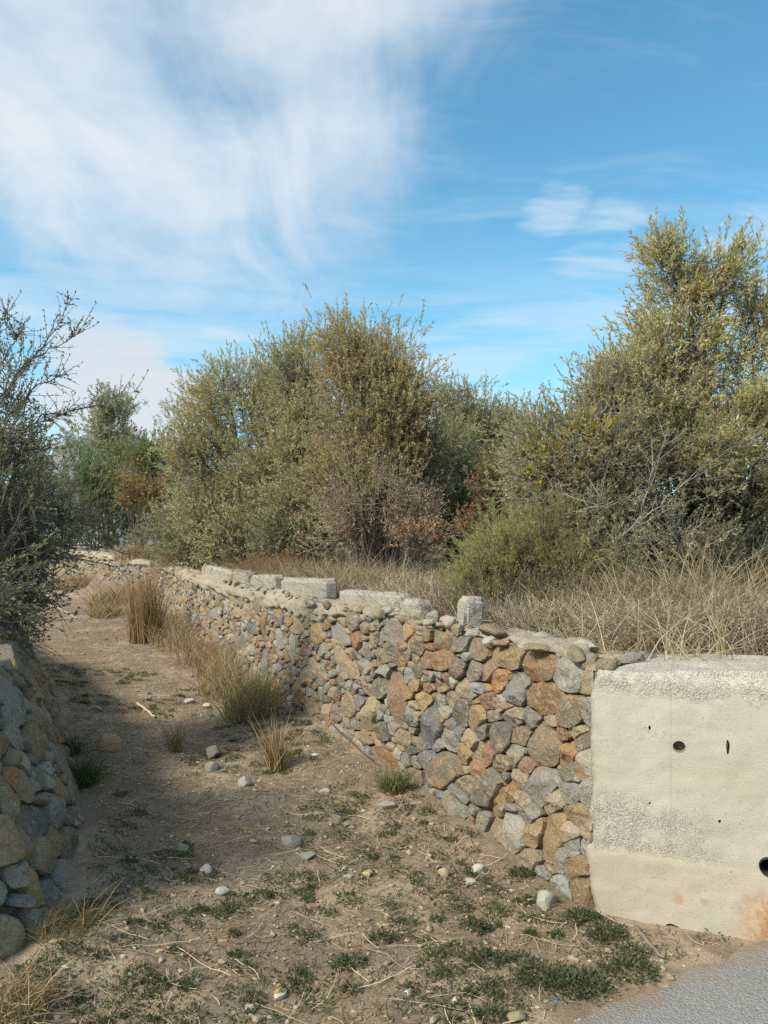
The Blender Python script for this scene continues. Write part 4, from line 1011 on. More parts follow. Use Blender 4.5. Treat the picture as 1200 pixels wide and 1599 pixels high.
# green scrub that closes the view at the far left and between the trees
for (lab, d, lobes, tw_, seed, pal) in (
    ('dark green lentisk scrub under the far-left olive', 18.5, [(150, 760, 18.5, 55, 50, .8, 1), (110, 790, 18, 60, 60, .8, 1.2), (190, 800, 18.5, 55, 45, .8, 1)], 1300, 120, [(3, (.075, .095, .038)), (2, (.10, .115, .045))]),
    ('pale green bush left of the broad olive', 17.5, [(245, 725, 17.5, 34, 34, .7, 1), (215, 725, 18, 30, 28, .6, .8), (260, 780, 17, 40, 50, .7, 1)], 900, 121, [(3, (.12, .13, .05)), (2, (.095, .11, .045))]),
    ('dark bush in the gap behind the slim olive', 15.0, [(500, 770, 15, 60, 60, .8, 1), (440, 790, 15, 60, 50, .8, 1)], 1000, 122, [(3, (.06, .075, .035)), (2, (.08, .09, .04))]),
    ('dark green mastic bush under the see-through olive', 10.5, [(710, 820, 10.5, 55, 38, .5, 1), (770, 800, 11, 60, 55, .5, 1), (675, 790, 10.8, 45, 45, .4, .7)], 1500, 123, [(3, (.085, .115, .042)), (2, (.115, .14, .052))]),
    ('grey-green low bush at the left foot of the broad olive', 13.2, [(300, 830, 13.2, 48, 38, .4, 1), (345, 845, 12.4, 50, 28, .4, .8), (262, 825, 14.5, 36, 36, .4, .7)], 1100, 124, [(3, (.13, .14, .07)), (2, (.165, .165, .085))]),
    ('bushy grey-green scrub hiding the foot of the slim olive', 10.6, [(470, 810, 10.6, 52, 45, .35, 1), (500, 835, 10.4, 45, 30, .3, .7), (430, 835, 10.8, 50, 32, .3, .7)], 1300, 129, [(3, (.145, .15, .075)), (2, (.18, .17, .09))]),
    ('low olive-green scrub along the wall top near the bend', 13.2, [(330, 850, 12.6, 50, 22, .3, 1), (285, 845, 13.8, 45, 24, .3, 1), (390, 855, 11.6, 55, 22, .3, 1)], 1100, 133, [(3, (.145, .15, .075)), (2, (.20, .17, .09))]),
    ('dark scrub hedge behind the central olives', 15.5, [(380, 800, 15.5, 80, 55, .8, 1), (600, 800, 15.5, 90, 55, .8, 1), (530, 820, 14.5, 90, 40, .8, 1), (680, 810, 15.5, 80, 45, .8, .8)], 2000, 126, [(3, (.085, .10, .045)), (2, (.11, .115, .055))]),
    ('green scrub hedge in the background right of the central olives', 17.0, [(760, 790, 17, 90, 50, .8, 1), (900, 790, 17, 90, 50, .8, 1), (1010, 790, 16, 90, 60, .8, 1)], 1400, 127, [(3, (.085, .10, .045)), (2, (.12, .12, .055))]),
    ('far scrub closing the end of the lane at the left', 24.0, [(60, 790, 24, 90, 60, 1.2, 1), (230, 790, 24, 90, 50, 1.2, 1), (-60, 780, 22, 90, 70, 1.2, 1)], 1300, 128, [(3, (.085, .10, .05)), (2, (.11, .115, .06))]),
    ('olive-brown scrub closing the right background behind the thorny shrub', 9.0, [(850, 740, 9.0, 70, 70, .6, 1), (960, 760, 9, 90, 100, .6, 1.4), (860, 830, 8.6, 80, 50, .5, 1)], 1700, 125, [(3, (.115, .12, .058)), (2, (.145, .14, .07))])):
    far = d / 10
    plant('scrub_bush', lab, 'bush', [gz(lobes[0][0], d), gz(lobes[1][0], d)], lobes, tw_, seed, leaf=(0.042 * max(1, far), 0.016 * max(1, far)), per=12, tw=0.15 * max(1, far * 0.8), clump=0.13 * max(1, far * .8), pal=pal, nbranch=20, r0=0.012, stem='stems', part='foliage', group='scrub behind the walls')

# --- the shaded shrub on the left-hand wall, with its long bare twigs
GREY = [(4, (.088, .088, .040)), (3, (.11, .107, .050)), (2, (.14, .132, .070)), (1, (.16, .13, .07))]
left = plant('thorn_shrub', 'dark shaded thorn shrub overhanging the left wall with bare twigs against the sky', 'shrub',
      [(-2.85, 5.3, 0.82), (-3.1, 6.0, 0.85), (-2.7, 4.7, 0.82)],
      [(25, 695, 5.6, 72, 70, .5, 1.1), (15, 600, 5.6, 55, 55, .4, .28), (35, 805, 5.5, 80, 80, .5, 2.2), (50, 880, 5.6, 45, 60, .4, 1.5), (15, 950, 5.2, 28, 55, .3, 1.1), (105, 810, 6.0, 36, 34, .4, .2), (-90, 720, 5.2, 90, 130, .6, 1.2), (-80, 880, 4.8, 70, 110, .5, .9)],
      2700, 130, leaf=(0.026, 0.012), per=11, tw=0.13, clump=0.10, pal=GREY, wood=(.21, .19, .165), nbranch=58, r0=0.013, up=0.3, connect=0.7, stem='stems', part='foliage')
def spray(root, paths, rg, wood, leafpal, nleaf, leaf, r0, side=10, sidelen=0.14):
    """explicit long branches (lists of photo points at a depth) with side twigs and sparse leaves"""
    bp, lv = [], []; base = np.array(root.location)
    for pts in paths:
        pts = np.array([P(*q) for q in pts]); n = 14; t = np.linspace(0, len(pts) - 1, n)
        path = np.stack([np.interp(t, np.arange(len(pts)), pts[:, k]) for k in range(3)], 1); path[1:-1] += rg.normal(0, 0.008, (n - 2, 3))
        bp.append(tube(path, np.linspace(r0, 0.0016, n), np.array(wood) * rg.uniform(.85, 1.2), 5))
        f = rg.uniform(0.15, 1, side) * (n - 1); i = f.astype(int).clip(0, n - 2); o_ = path[i] + (path[i + 1] - path[i]) * (f - i)[:, None]
        d = unit(unit(path[i + 1] - path[i]) * 0.7 + rg.normal(0, 0.6, (side, 3)) + np.array((0, 0, 0.25))); ln = sidelen * rg.uniform(0.3, 1.3, side)
        bp.append(prisms(o_, o_ + d * ln[:, None], np.full(side, 0.0026), np.full(side, 0.0012), np.tile(np.array(wood) * 1.1, (side, 1))))
        if nleaf:
            k = rg.integers(side, size=nleaf); lp = o_[k] + d[k] * (ln[k] * rg.random(nleaf))[:, None]
            lv.append(leaf_quads(lp, unit(d[k] + rg.normal(0, .8, (nleaf, 3))), unit(rg.normal(0, 1, (nleaf, 3))), leaf[0] * rg.uniform(.6, 1.2, nleaf), leaf[1] * rg.uniform(.6, 1.2, nleaf), pick(rg, leafpal, nleaf)))
    V, Fs, Cc = merge(bp); obj('long_branches', mesh_np('long_branches', V - base, Fs, Cc, True), M_BARK, root)
    if lv:
        V, Fs, Cc = merge(lv); obj('branch_leaves', mesh_np('branch_leaves', V - base, Fs, Cc), M_LEAF, root)
rg = np.random.default_rng(44)
spray(left, [[(-10, 640, 5.4), (40, 575, 5.4), (85, 520, 5.4), (112, 466, 5.4)], [(0, 620, 5.5), (45, 560, 5.5), (100, 535, 5.5), (133, 503, 5.5)], [(5, 660, 5.4), (60, 600, 5.4), (113, 577, 5.4)],
             [(-5, 590, 5.5), (18, 540, 5.5), (35, 508, 5.5)], [(20, 680, 5.5), (70, 650, 5.5), (140, 636, 5.5), (214, 610, 5.5)], [(0, 700, 5.4), (60, 660, 5.4), (118, 645, 5.4)], [(-20, 560, 5.2), (5, 500, 5.2), (12, 488, 5.2)]],
      rg, (.14, .125, .115), GREY, 240, (0.024, 0.011), 0.007, 34, 0.17)
spray(left, [[(30, 850, 5.6), (100, 830, 5.9), (170, 805, 6.1)], [(40, 860, 5.6), (120, 850, 6.0), (190, 860, 6.3), (262, 865, 6.5)], [(20, 820, 5.6), (80, 790, 5.8), (125, 760, 6.0)], [(60, 870, 5.7), (120, 870, 6.1), (180, 885, 6.4), (240, 880, 6.6)],
             [(30, 800, 5.7), (90, 830, 6.0), (150, 850, 6.3), (205, 840, 6.4)], [(40, 780, 5.6), (90, 800, 5.8), (130, 790, 6)], [(30, 900, 5.5), (70, 930, 5.6), (95, 960, 5.6)], [(20, 940, 5.2), (50, 980, 5.3), (62, 1010, 5.3)]],
      rg, (.20, .185, .175), GREY, 30, (0.022, 0.010), 0.007, 18, 0.22)
plant('thorn_shrub', 'low dark shrub out of view on the near end of the left wall, placed to shade the lane', 'shrub', [(-2.45, 3.3, 0.82), (-2.7, 2.9, 0.82)],
      [(-130, 930, 3.6, 120, 130, .45, 1.5), (-260, 900, 3.0, 130, 160, .4, 1.2), (-90, 1000, 3.9, 60, 80, .35, .8)],  # unseen shrub, put in so that its shadow falls on the near lane
      900, 131, leaf=(0.026, 0.012), per=11, tw=0.13, clump=0.09, pal=GREY, wood=(.15, .135, .12), nbranch=40, r0=0.012, up=0.3, connect=0.6, stem='stems', part='foliage')
# pale bare branches standing out of the thorny shrub at the right
thorn = [o for o in C.objects if o.name == 'wild_shrub'][0]
spray(thorn, [[(985, 830, 5.4), (1015, 770, 5.35), (1035, 700, 5.35), (1062, 680, 5.35)], [(985, 830, 5.4), (1030, 800, 5.3), (1075, 785, 5.3), (1122, 772, 5.3)], [(1000, 810, 5.4), (1018, 740, 5.3), (1022, 690, 5.3)], [(960, 840, 5.4), (1000, 815, 5.3), (1050, 770, 5.2), (1090, 740, 5.2)],
              [(930, 860, 5.3), (980, 850, 5.25), (1022, 838, 5.25)], [(900, 800, 5.4), (930, 790, 5.3), (950, 765, 5.3)], [(1090, 740, 5.6), (1140, 700, 5.5), (1200, 690, 5.5)], [(880, 770, 5.5), (940, 790, 5.4), (1000, 780, 5.35)]],
      rg, (.34, .32, .28), SAGE, 40, (0.022, 0.009), 0.0042, 14, 0.20)

# ------------------------------------------------------------------ grasses, stalks and scrub
def blades(n, rg, base_fn, length, width, lean, pal, droop=0.35, segs=3):
    p = base_fn(n); L = length * rg.uniform(0.45, 1.1, n); a = rg.uniform(0, 6.283, n); ln = np.abs(rg.normal(0, lean, n))
    d = np.stack([np.cos(a) * ln, np.sin(a) * ln, np.ones(n)], 1); d = unit(d); side = unit(np.cross(d, rg.normal(0, 1, (n, 3))))
    hd = np.stack([np.cos(a), np.sin(a), np.zeros(n)], 1); dr = droop * rg.uniform(0.2, 1.3, n)
    V = []
    for k in range(segs + 1):
        t = k / segs; c = p + d * (L * t)[:, None] + (hd * (dr * L * t * t)[:, None]) - np.array((0, 0, 1)) * (dr * L * t ** 2.5 * 0.6)[:, None]
        wd = width * (1 - t) ** 0.7 * 0.5 + 0.0003
        V += [c - side * wd, c + side * wd]
    V = np.stack(V, 1); m = 2 * (segs + 1); b = np.arange(n)[:, None] * m
    Fq = np.concatenate([b + np.array([[2 * k, 2 * k + 1, 2 * k + 3, 2 * k + 2]]) for k in range(segs)], 0)
    return V.reshape(-1, 3), Fq, np.repeat(pick(rg, pal, n), m, 0)
STRAW = [(4, (.36, .285, .175)), (3, (.29, .22, .13)), (2, (.44, .37, .25)), (1, (.20, .15, .10))]
PURP = [(4, (.29, .225, .165)), (3, (.37, .30, .215)), (1.5, (.21, .145, .11)), (5, (.48, .41, .30))]
RUSSET = [(3, (.30, .19, .085)), (2, (.36, .24, .11)), (2, (.22, .14, .07))]
GREEN = [(4, (.075, .095, .035)), (2, (.10, .115, .045)), (1, (.17, .15, .07))]
YGREEN = [(3, (.30, .26, .10)), (2, (.22, .21, .08)), (3, (.38, .30, .16))]
def tuft(name, label, cat, x, y, n, length, width, lean, radius, pal, seed, group=None, droop=0.35, z=None, mat=None):
    rg = np.random.default_rng(seed); base = np.array((x, y, (h1(x, y) if z is None else z) - 0.01))
    def bf(k):
        a = rg.uniform(0, 6.283, k); q = radius * np.sqrt(rg.random(k)); o_ = np.stack([np.cos(a) * q, np.sin(a) * q, np.zeros(k)], 1)
        xx, yy = o_[:, 0] + base[0], o_[:, 1] + base[1]; o_[:, 2] = (H(xx, yy, False) - float(H(np.array([base[0]]), np.array([base[1]]), False)[0])) if z is None else 0
        return o_
    V, Fq, Cc = blades(n, rg, bf, length, width, lean, pal, droop)
    o = obj(name, mesh_np(name, V, Fq, Cc), mat or M_DRY, None, tuple(base)); return tag(o, label, cat, group)
gt = 'grass clumps along the lane'
x, y = G(228, 992); tuft('grass_clump', 'tall golden reed-like grass clump where the path bends', 'grass', -3.52, 11.4, 620, 1.20, 0.009, 0.13, 0.24, RUSSET + STRAW[:2], 201, gt, 0.15)
x, y = G(275, 1172); tuft('grass_clump', 'small upright dry grass tuft on the bare middle of the path', 'grass', x, y, 190, 0.26, 0.0045, 0.30, 0.05, STRAW + RUSSET, 202, gt, 0.3)
x, y = G(432, 1200); tuft('grass_clump', 'slim straw-coloured grass tuft leaning at the path side of the green-gold clump', 'grass', x, y, 230, 0.42, 0.005, 0.24, 0.06, STRAW + RUSSET, 203, gt, 0.25)
x, y = G(392, 1120); tuft('grass_clump', 'bushy green-gold grass clump at the foot of the stone wall', 'grass', x, y, 620, 0.52, 0.005, 0.48, 0.24, YGREEN + STRAW[:2], 204, gt, 0.35)
x, y = G(350, 1075); tuft('grass_clump', 'paler dry grass clump behind the green-gold one', 'grass', x, y, 340, 0.46, 0.005, 0.48, 0.25, YGREEN + STRAW, 205, gt, 0.35)
x, y = G(615, 1250); tuft('grass_clump', 'short green grass tuft tucked under the middle of the stone wall', 'grass', x, y, 260, 0.22, 0.004, 0.55, 0.07, GREEN + YGREEN[:1], 206, gt, 0.45)
x, y = G(118, 1245); tuft('grass_clump', 'large drooping dark green grass tuft beside the left wall', 'grass', x + 0.02, y, 420, 0.30, 0.0045, 0.7, 0.09, GREEN[:2], 207, gt, 0.6)
x, y = G(105, 1195); tuft('grass_clump', 'smaller dark green grass tuft behind the drooping one', 'grass', x + 0.02, y, 260, 0.26, 0.0045, 0.6, 0.08, GREEN[:2], 208, gt, 0.5)
x, y = G(100, 1480); tuft('grass_clump', 'thin green and brown grass at the foot of the left wall', 'grass', x, y, 200, 0.18, 0.003, 0.75, 0.13, GREEN + RUSSET, 209, gt, 0.5)
x, y = G(35, 1590); tuft('grass_clump', 'dry brown grass clump in the bottom left corner', 'grass', x, y, 300, 0.16, 0.0035, 0.75, 0.10, STRAW + RUSSET, 210, gt, 0.55)
x, y = G(150, 940); tuft('grass_clump', 'low pale grass patch at the foot of the far wall', 'grass', -4.75, 13.3, 380, 0.35, 0.009, 0.5, 0.30, YGREEN + STRAW, 211, gt, 0.4)
for k, (lab, u_, off, n, L_, pal) in enumerate((('brown weeds against the reddish far part of the stone wall', 6.2, 0.2, 300, 0.40, RUSSET + STRAW), ('tangled straw grass right behind the golden clump by the wall', 8.2, 0.25, 300, 0.45, STRAW), ('thin dry stalks before the reddish wall stones', 5.2, 0.35, 260, 0.38, STRAW + RUSSET), ('dry grass between the golden clump and the far wall end', 9.8, 0.35, 420, 0.55, STRAW),
    ('rusty brown weeds hiding the foot of the reddish wall part', 7.1, 0.25, 330, 0.48, RUSSET + PURP[:2]), ('feathery brown weed stand just right of the golden clump', 8.8, 0.35, 260, 0.60, RUSSET + STRAW),
    ('low tangled dry weeds before the mid part of the wall foot', 4.6, 0.22, 360, 0.34, STRAW + RUSSET))):
    q = CORNER + WDIR * u_ - WIN * off; tuft('grass_clump', lab, 'grass', q[0], q[1], n, L_, 0.006, 0.45, 0.30, pal, 230 + k, gt, 0.4)

# terrace: dry tall clumps, straw and purple-brown scrub behind the wall
gtt = 'dry grasses on the terrace'
for k, (lab, px_, d, n, L_, lean, rad, pal) in enumerate((
    ('tall pale dry grass fan at the right edge above the concrete wall', 1090, 4.35, 300, 0.72, .40, .18, STRAW),
    ('dry grass fan left of the tallest one above the concrete wall', 1010, 4.5, 260, 0.62, .45, .20, STRAW),
    ('wispy grass clump leaning right at the frame edge', 1175, 4.3, 300, 0.66, .48, .18, STRAW),
    ('short straw clump behind the wall corner', 930, 4.6, 220, 0.55, .5, .20, STRAW),
    ('straw-coloured grass patch above the widest kerb block', 560, 7.5, 1100, 0.55, .55, .45, STRAW),
    ('straw grass left of the straw patch over the kerb blocks', 470, 8.6, 800, 0.55, .55, .45, STRAW),
    ('fresh green grass patch among the straw before the dry shrub', 640, 6.9, 420, 0.34, .40, .22, GREEN + YGREEN),
    ('yellowed grass at the foot of the broom', 720, 5.9, 260, 0.32, .45, .18, YGREEN + STRAW),
    ('dry grass at the foot of the broad olive', 390, 9.4, 700, 0.5, .55, .45, STRAW + RUSSET))):
    x_, y_, z_ = gz(px_, d); tuft('dry_grass', lab, 'grass', x_, y_, n, L_, 0.0042, lean, rad, pal, 260 + k, gtt, 0.55)
def scrub_patch(label, pts, n, hgt, seed, pal=PURP, rad=0.16):
    """low twiggy scrub: many fine forked stems round several centres"""
    rg = np.random.default_rng(seed); cen = np.array([gz(a, d) for a, d in pts]); base = cen.mean(0)
    i = rg.integers(len(cen), size=n); p0 = cen[i] + rg.normal(0, 1, (n, 3)) * (rad, rad, 0.0); p0[:, 2] = H(p0[:, 0], p0[:, 1]) - 0.01
    ok = sdist(p0[:, 0], p0[:, 1], RW, RPOLY) > 0.30; p0 = p0[ok]; n = len(p0)
    d = unit(rg.normal(0, 0.55, (n, 3)) * (1, 1, 0.3) + (0, 0, 0.9)); L_ = hgt * rg.uniform(0.3, 1.15, n); p1 = p0 + d * L_[:, None]
    parts = [prisms(p0, p1, np.full(n, 0.0026), np.full(n, 0.0012), pick(rg, pal, n))]
    for _ in range(3):
        t = rg.uniform(0.25, 0.95, n)[:, None]; q0 = p0 + (p1 - p0) * t; q1 = q0 + unit(d + rg.normal(0, 0.7, (n, 3))) * (hgt * rg.uniform(0.15, 0.5, n))[:, None]
        parts.append(prisms(q0, q1, np.full(n, 0.0016), np.full(n, 0.0009), pick(rg, pal, n)))
    root = empty('dry_scrub', tuple(base), label, 'scrub', 'dry scrub on the wall top')
    V, Fs, Cc = merge(parts); obj('stems', mesh_np('stems', V - base, Fs, Cc), M_DRY, root)
    m = n * 4; k = rg.integers(n, size=m); lp = p0[k] + (p1 - p0)[k] * rg.uniform(0.3, 1.1, (m, 1)) + rg.normal(0, 0.025, (m, 3))
    LV = leaf_quads(lp, unit(rg.normal(0, 1, (m, 3))), unit(rg.normal(0, 1, (m, 3))), np.full(m, 0.014), np.full(m, 0.006), pick(rg, pal, m)); obj('dry_leaves', mesh_np('dry_leaves', LV[0] - base, LV[1], LV[2]), M_DRY, root)
scrub_patch('purple-brown dry scrub above the left part of the concrete wall', [(960, 4.15), (1010, 4.1), (1050, 4.1), (1000, 4.35)], 1900, 0.22, 300)
scrub_patch('dense reddish dry scrub above the right part of the concrete wall', [(1110, 4.0), (1160, 3.95), (1200, 3.9), (1150, 4.2)], 1900, 0.25, 301)
scrub_patch('grey-brown scrub behind the wall corner stones', [(800, 4.75), (850, 4.6), (900, 4.5), (870, 4.9)], 1900, 0.22, 302)
scrub_patch('lilac-grey scrub around the low kerb blocks left of the broom', [(690, 5.6), (660, 5.9), (715, 5.4), (640, 6.1)], 1700, 0.30, 303)
scrub_patch('pale grey dead scrub behind the kerb row', [(520, 8.2), (480, 8.9), (560, 8.1)], 1300, 0.34, 304, [(3, (.27, .22, .18)), (2, (.20, .15, .125)), (1, (.33, .29, .24))], 0.28)
scrub_patch('brown scrub under the broom and the thorny shrub', [(850, 5.2), (930, 5.2), (1000, 5.1), (790, 5.2), (1080, 5.1)], 1700, 0.36, 305, [(3, (.17, .125, .095)), (2, (.22, .165, .12))], 0.2)
scrub_patch('rusty scrub between the kerb row and the broad olive', [(420, 9.6), (380, 10), (455, 9.4)], 1000, 0.42, 306, [(3, (.27, .16, .085)), (2, (.20, .13, .09))], 0.3)
rg = np.random.default_rng(77); n = 40000
u_ = rg.uniform(-0.2, 13.5, n); sb = 0.36 + 4.8 * rg.random(n) ** 1.3; q = CORNER + WDIR * u_[:, None] + WIN * sb[:, None]
ok = (fbm(q[:, 0] * 1.6 + 3, q[:, 1] * 1.6, 3) + 0.12 > rg.uniform(-0.15, 0.35, n)); q = q[ok]; n = len(q); zq = H(q[:, 0], q[:, 1]) - 0.01
V, Fs, Cc = blades(n, rg, lambda k: np.stack([q[:, 0], q[:, 1], zq], -1), 0.42, 0.0042, 0.60, STRAW + STRAW + PURP[1:2] + PURP[3:] + YGREEN[:1], 0.45)
kind(obj('terrace_grass', mesh_np('terrace_grass', V, Fs, Cc), M_DRY), 'stuff', 'dry grass covering the terrace behind the stone wall', 'grass')
for k, (lab, u_, off, n_, L_) in enumerate((('dry grass spilling over the far wall top left of the kerb row', 11.6, -0.25, 420, 0.5), ('straw grass on top of the far bend of the wall', 13.2, -0.2, 420, 0.55), ('brown weeds before the far bend of the wall', 12.6, 0.5, 420, 0.6), ('pale weeds at the very end of the visible wall', 15.0, 0.35, 380, 0.45))):
    q = RIGHT(np.array([u_]), np.array([1.0]), np.array([off]))[0]; tuft('grass_clump', lab, 'grass', q[0], q[1], n_, L_, 0.009, 0.5, 0.4, STRAW + RUSSET, 350 + k, gt, 0.45, z=(q[2] if off < 0 else None))
# russet dock stalks
for k, (px_, d) in enumerate(((447, 8.9), (490, 8.9), (500, 9.0), (513, 9.1), (435, 9.2), (470, 8.8))):
    rg = np.random.default_rng(330 + k); b = np.array(gz(px_, d)); hh = rg.uniform(0.35, 0.52)
    path = np.array([(0, 0, 0), (0.01, 0, hh * .5), (rg.normal(0, .02), 0, hh)]); V1 = tube(path, (0.005, 0.004, 0.002), (.28, .17, .09), 5)
    m = 150; t = rg.uniform(0.4, 1, m); lp = np.stack([np.zeros(m), np.zeros(m), t * hh], 1); LV = leaf_quads(lp, unit(rg.normal(0, 1, (m, 3)) + (0, 0, .4)), unit(rg.normal(0, 1, (m, 3))), rg.uniform(.015, .035, m), np.full(m, .014), pick(rg, [(3, (.36, .20, .08)), (2, (.26, .14, .06))], m))
    labs = ('russet dock stalk, left one of the pair before the broad olive', 'russet dock stalk under the slim olive, left of three', 'russet dock stalk under the slim olive, middle of three', 'russet dock stalk under the slim olive, right of three', 'leftmost russet dock stalk before the broad olive', 'short russet dock stalk just left of the three under the slim olive')
    r_ = empty('dock_stalk', tuple(b), labs[k], 'plant', 'russet dock stalks'); obj('stem', mesh_np('stem', *V1), M_DRY, r_); obj('seed_head', mesh_np('seed_head', *LV), M_DRY, r_)

# ------------------------------------------------------------------ on the ground of the lane
def lane_points(n, rg, x0=-5.5, x1=1.6, y0=1.7, y1=14, bias=1.0, mr=0.05, ml=0.05, road=0.03):
    out_ = []
    while len(out_) < n:
        m = n * 3; y_ = y0 + (y1 - y0) * rg.random(m) ** bias; x_ = -0.4528 * (y_ - 3.27) + rg.uniform(-3.0, 1.8, m)
        ok = (sdist(x_, y_, RW, RPOLY) < -mr) & (sdist(x_, y_, LW, LPOLY) < -ml) & (road_s(x_, y_) < -road)
        out_ += list(np.stack([x_, y_], 1)[ok])
    return np.array(out_[:n])
rg = np.random.default_rng(55)
# fine gravel
V0, F0 = rock((1, 0.85, 0.55), random.Random(1), 1, ang=5); V1_, F1 = rock((1.2, 0.75, 0.5), random.Random(2), 1, ang=5)
n = 10000; p = lane_points(n, rg, bias=1.5, road=-0.10); s = 0.006 + 0.024 * rg.random(n) ** 3 + 0.038 * rg.random(n) ** 9; a = rg.uniform(0, 6.283, n); z = H(p[:, 0], p[:, 1])
base_v = np.where((rg.random(n) < 0.5)[:, None, None], V0[None], V1_[None]) * s[:, None, None]
ca, sa = np.cos(a)[:, None], np.sin(a)[:, None]
GV = np.stack([base_v[:, :, 0] * ca - base_v[:, :, 1] * sa + p[:, :1], base_v[:, :, 0] * sa + base_v[:, :, 1] * ca + p[:, 1:], base_v[:, :, 2] + (z + s * 0.06)[:, None]], -1)
GF = (np.array(F0)[None] + (np.arange(n) * len(V0))[:, None, None]).reshape(-1, 3)
gc = np.array([PAL[k] for k in 'TTTWTYMGT'])[rg.integers(9, size=n)] * rg.uniform(0.75, 1.25, (n, 1)); gc = np.concatenate([gc, np.full((n, 1), 0.2)], 1)
kind(obj('gravel', mesh_np('gravel', GV.reshape(-1, 3), GF, np.repeat(gc, len(V0), 0), False), M_PEBBLE), 'stuff', 'scattered fine gravel on the bare earth of the lane', 'gravel')
# straw litter
def litter(n, rg, Lm, wd, pal, bias, zoff=0.004, K=6):
    p = lane_points(n, rg, bias=bias); L_ = Lm * rg.uniform(0.2, 1.3, n); a = rg.uniform(0, 6.283, n); bend = rg.normal(0, 0.09, n); wob = rg.normal(0, 0.02, n)
    V = []; dx, dy = np.cos(a), np.sin(a); zz = rg.uniform(0, 0.006, n)
    for k in range(K + 1):
        t = k / K - 0.5; q = (bend * (0.25 - t * t) * 4 + wob * math.sin(9 * t)) * L_
        x_ = p[:, 0] + dx * t * L_ - dy * q; y_ = p[:, 1] + dy * t * L_ + dx * q
        z_ = H(x_, y_) + zoff + zz
        for s in (-1, 1): V.append(np.stack([x_ - dy * wd * s * .5, y_ + dx * wd * s * .5, z_ + s * wd * 0.2], -1))
    V = np.stack(V, 1); m_ = 2 * K + 2; b = np.arange(n)[:, None] * m_
    return V.reshape(-1, 3), np.concatenate([b + np.array([[2 * k, 2 * k + 1, 2 * k + 3, 2 * k + 2]]) for k in range(K)], 0), np.repeat(pick(rg, pal, n), m_, 0)
V, Fs, Cc = merge([litter(6500, rg, 0.085, 0.0024, STRAW, 1.3), litter(700, rg, 0.24, 0.0024, [(3, (.50, .42, .28)), (1, (.36, .28, .18))], 1.5, 0.010), litter(14000, rg, 0.05, 0.003, [(3, (.15, .11, .075)), (2, (.22, .16, .10))], 1.3)])
kind(obj('straw_litter', mesh_np('straw_litter', V, Fs, Cc), M_DRY), 'stuff', 'dry straw and stalks lying over the lane', 'straw')
# tiny leaf litter
m = 11000; p = lane_points(m, rg, bias=1.3); lp = np.stack([p[:, 0], p[:, 1], H(p[:, 0], p[:, 1]) + 0.004], -1)
LV = leaf_quads(lp, unit(rg.normal(0, 1, (m, 3)) * (1, 1, .25)), unit(rg.normal(0, .3, (m, 3)) + (0, 0, 1)), rg.uniform(.008, .022, m), rg.uniform(.004, .009, m), pick(rg, [(3, (.14, .10, .065)), (2, (.20, .145, .09)), (1, (.085, .07, .05))], m))
kind(obj('leaf_litter', mesh_np('leaf_litter', *LV), M_DRY), 'stuff', 'small brown fallen leaves on the lane', 'leaves')
# creeping weeds
WEED = [(4, (.062, .088, .040)), (3, (.10, .12, .055)), (2, (.13, .145, .085)), (1, (.19, .165, .085))]
def weed_leaves(cx, cy, r_, n, rg, hgt=0.02, ls=0.016):
    a = rg.uniform(0, 6.283, n); q = r_ * np.sqrt(rg.random(n)) * rg.uniform(0.6, 1.1, n); x_, y_ = cx + np.cos(a) * q * 1.2, cy + np.sin(a) * q
    z_ = H(x_, y_) + hgt * rg.random(n) * (1 - 0.6 * q / r_)
    return leaf_quads(np.stack([x_, y_, z_], -1), unit(np.stack([np.cos(a), np.sin(a), rg.uniform(0.1, 1.3, n)], 1) + rg.normal(0, .6, (n, 3))), unit(rg.normal(0, .6, (n, 3)) + (0, 0, 1)), ls * rg.uniform(.5, 1.3, n), ls * .5 * rg.uniform(.6, 1.2, n), pick(rg, WEED, n))
pc = lane_points(1800, rg, bias=1.3, y1=9.5); dens = fbm(pc[:, 0] * 1.1 + 3, pc[:, 1] * 1.1, 3); pc = pc[dens > 0.0][:620]
parts = [weed_leaves(x_, y_, rg.uniform(.02, .075), int(rg.uniform(25, 100)), rg) for x_, y_ in pc]
kind(obj('ground_weeds', mesh_np('ground_weeds', *merge(parts)), M_LEAF), 'stuff', 'small green creeping weeds dotted over the lane', 'weeds')
for (px_, py_, r_, n_, lab) in ((845, 1525, .10, 420, 'leafy green weed mat at the road edge, left part'), (905, 1540, .11, 640, 'grey-green weed mat along the road edge, widest one'), (985, 1520, .09, 360, 'weed mat at the road edge, right part'), (760, 1500, .075, 260, 'round green weed cushion left of the road-edge mats'), (815, 1365, .055, 190, 'small bright green weed at the foot of the stone wall'),
                                (905, 1435, .065, 240, 'green weed below the concrete wall corner'), (950, 1455, .07, 260, 'green weed beside the base of the concrete wall'), (740, 1440, .05, 150, 'weed tuft above the round cushion'), (985, 1490, .06, 170, 'weed tuft between the concrete wall and the mats'), (595, 1460, .05, 150, 'lone green weed in the middle of the bare earth'), (545, 1505, .055, 170, 'green weed left of the middle bare patch'), (765, 1590, .05, 160, 'green weed at the bottom edge near the road')):
    x_, y_ = G(px_, py_); LV = weed_leaves(x_, y_, r_, n_, rg, 0.04, 0.020); b = np.array((x_, y_, h1(x_, y_)))
    tag(obj('weed_patch', mesh_np('weed_patch', LV[0] - b, LV[1], LV[2]), M_LEAF, None, tuple(b)), lab, 'weed', 'weeds near the road edge')
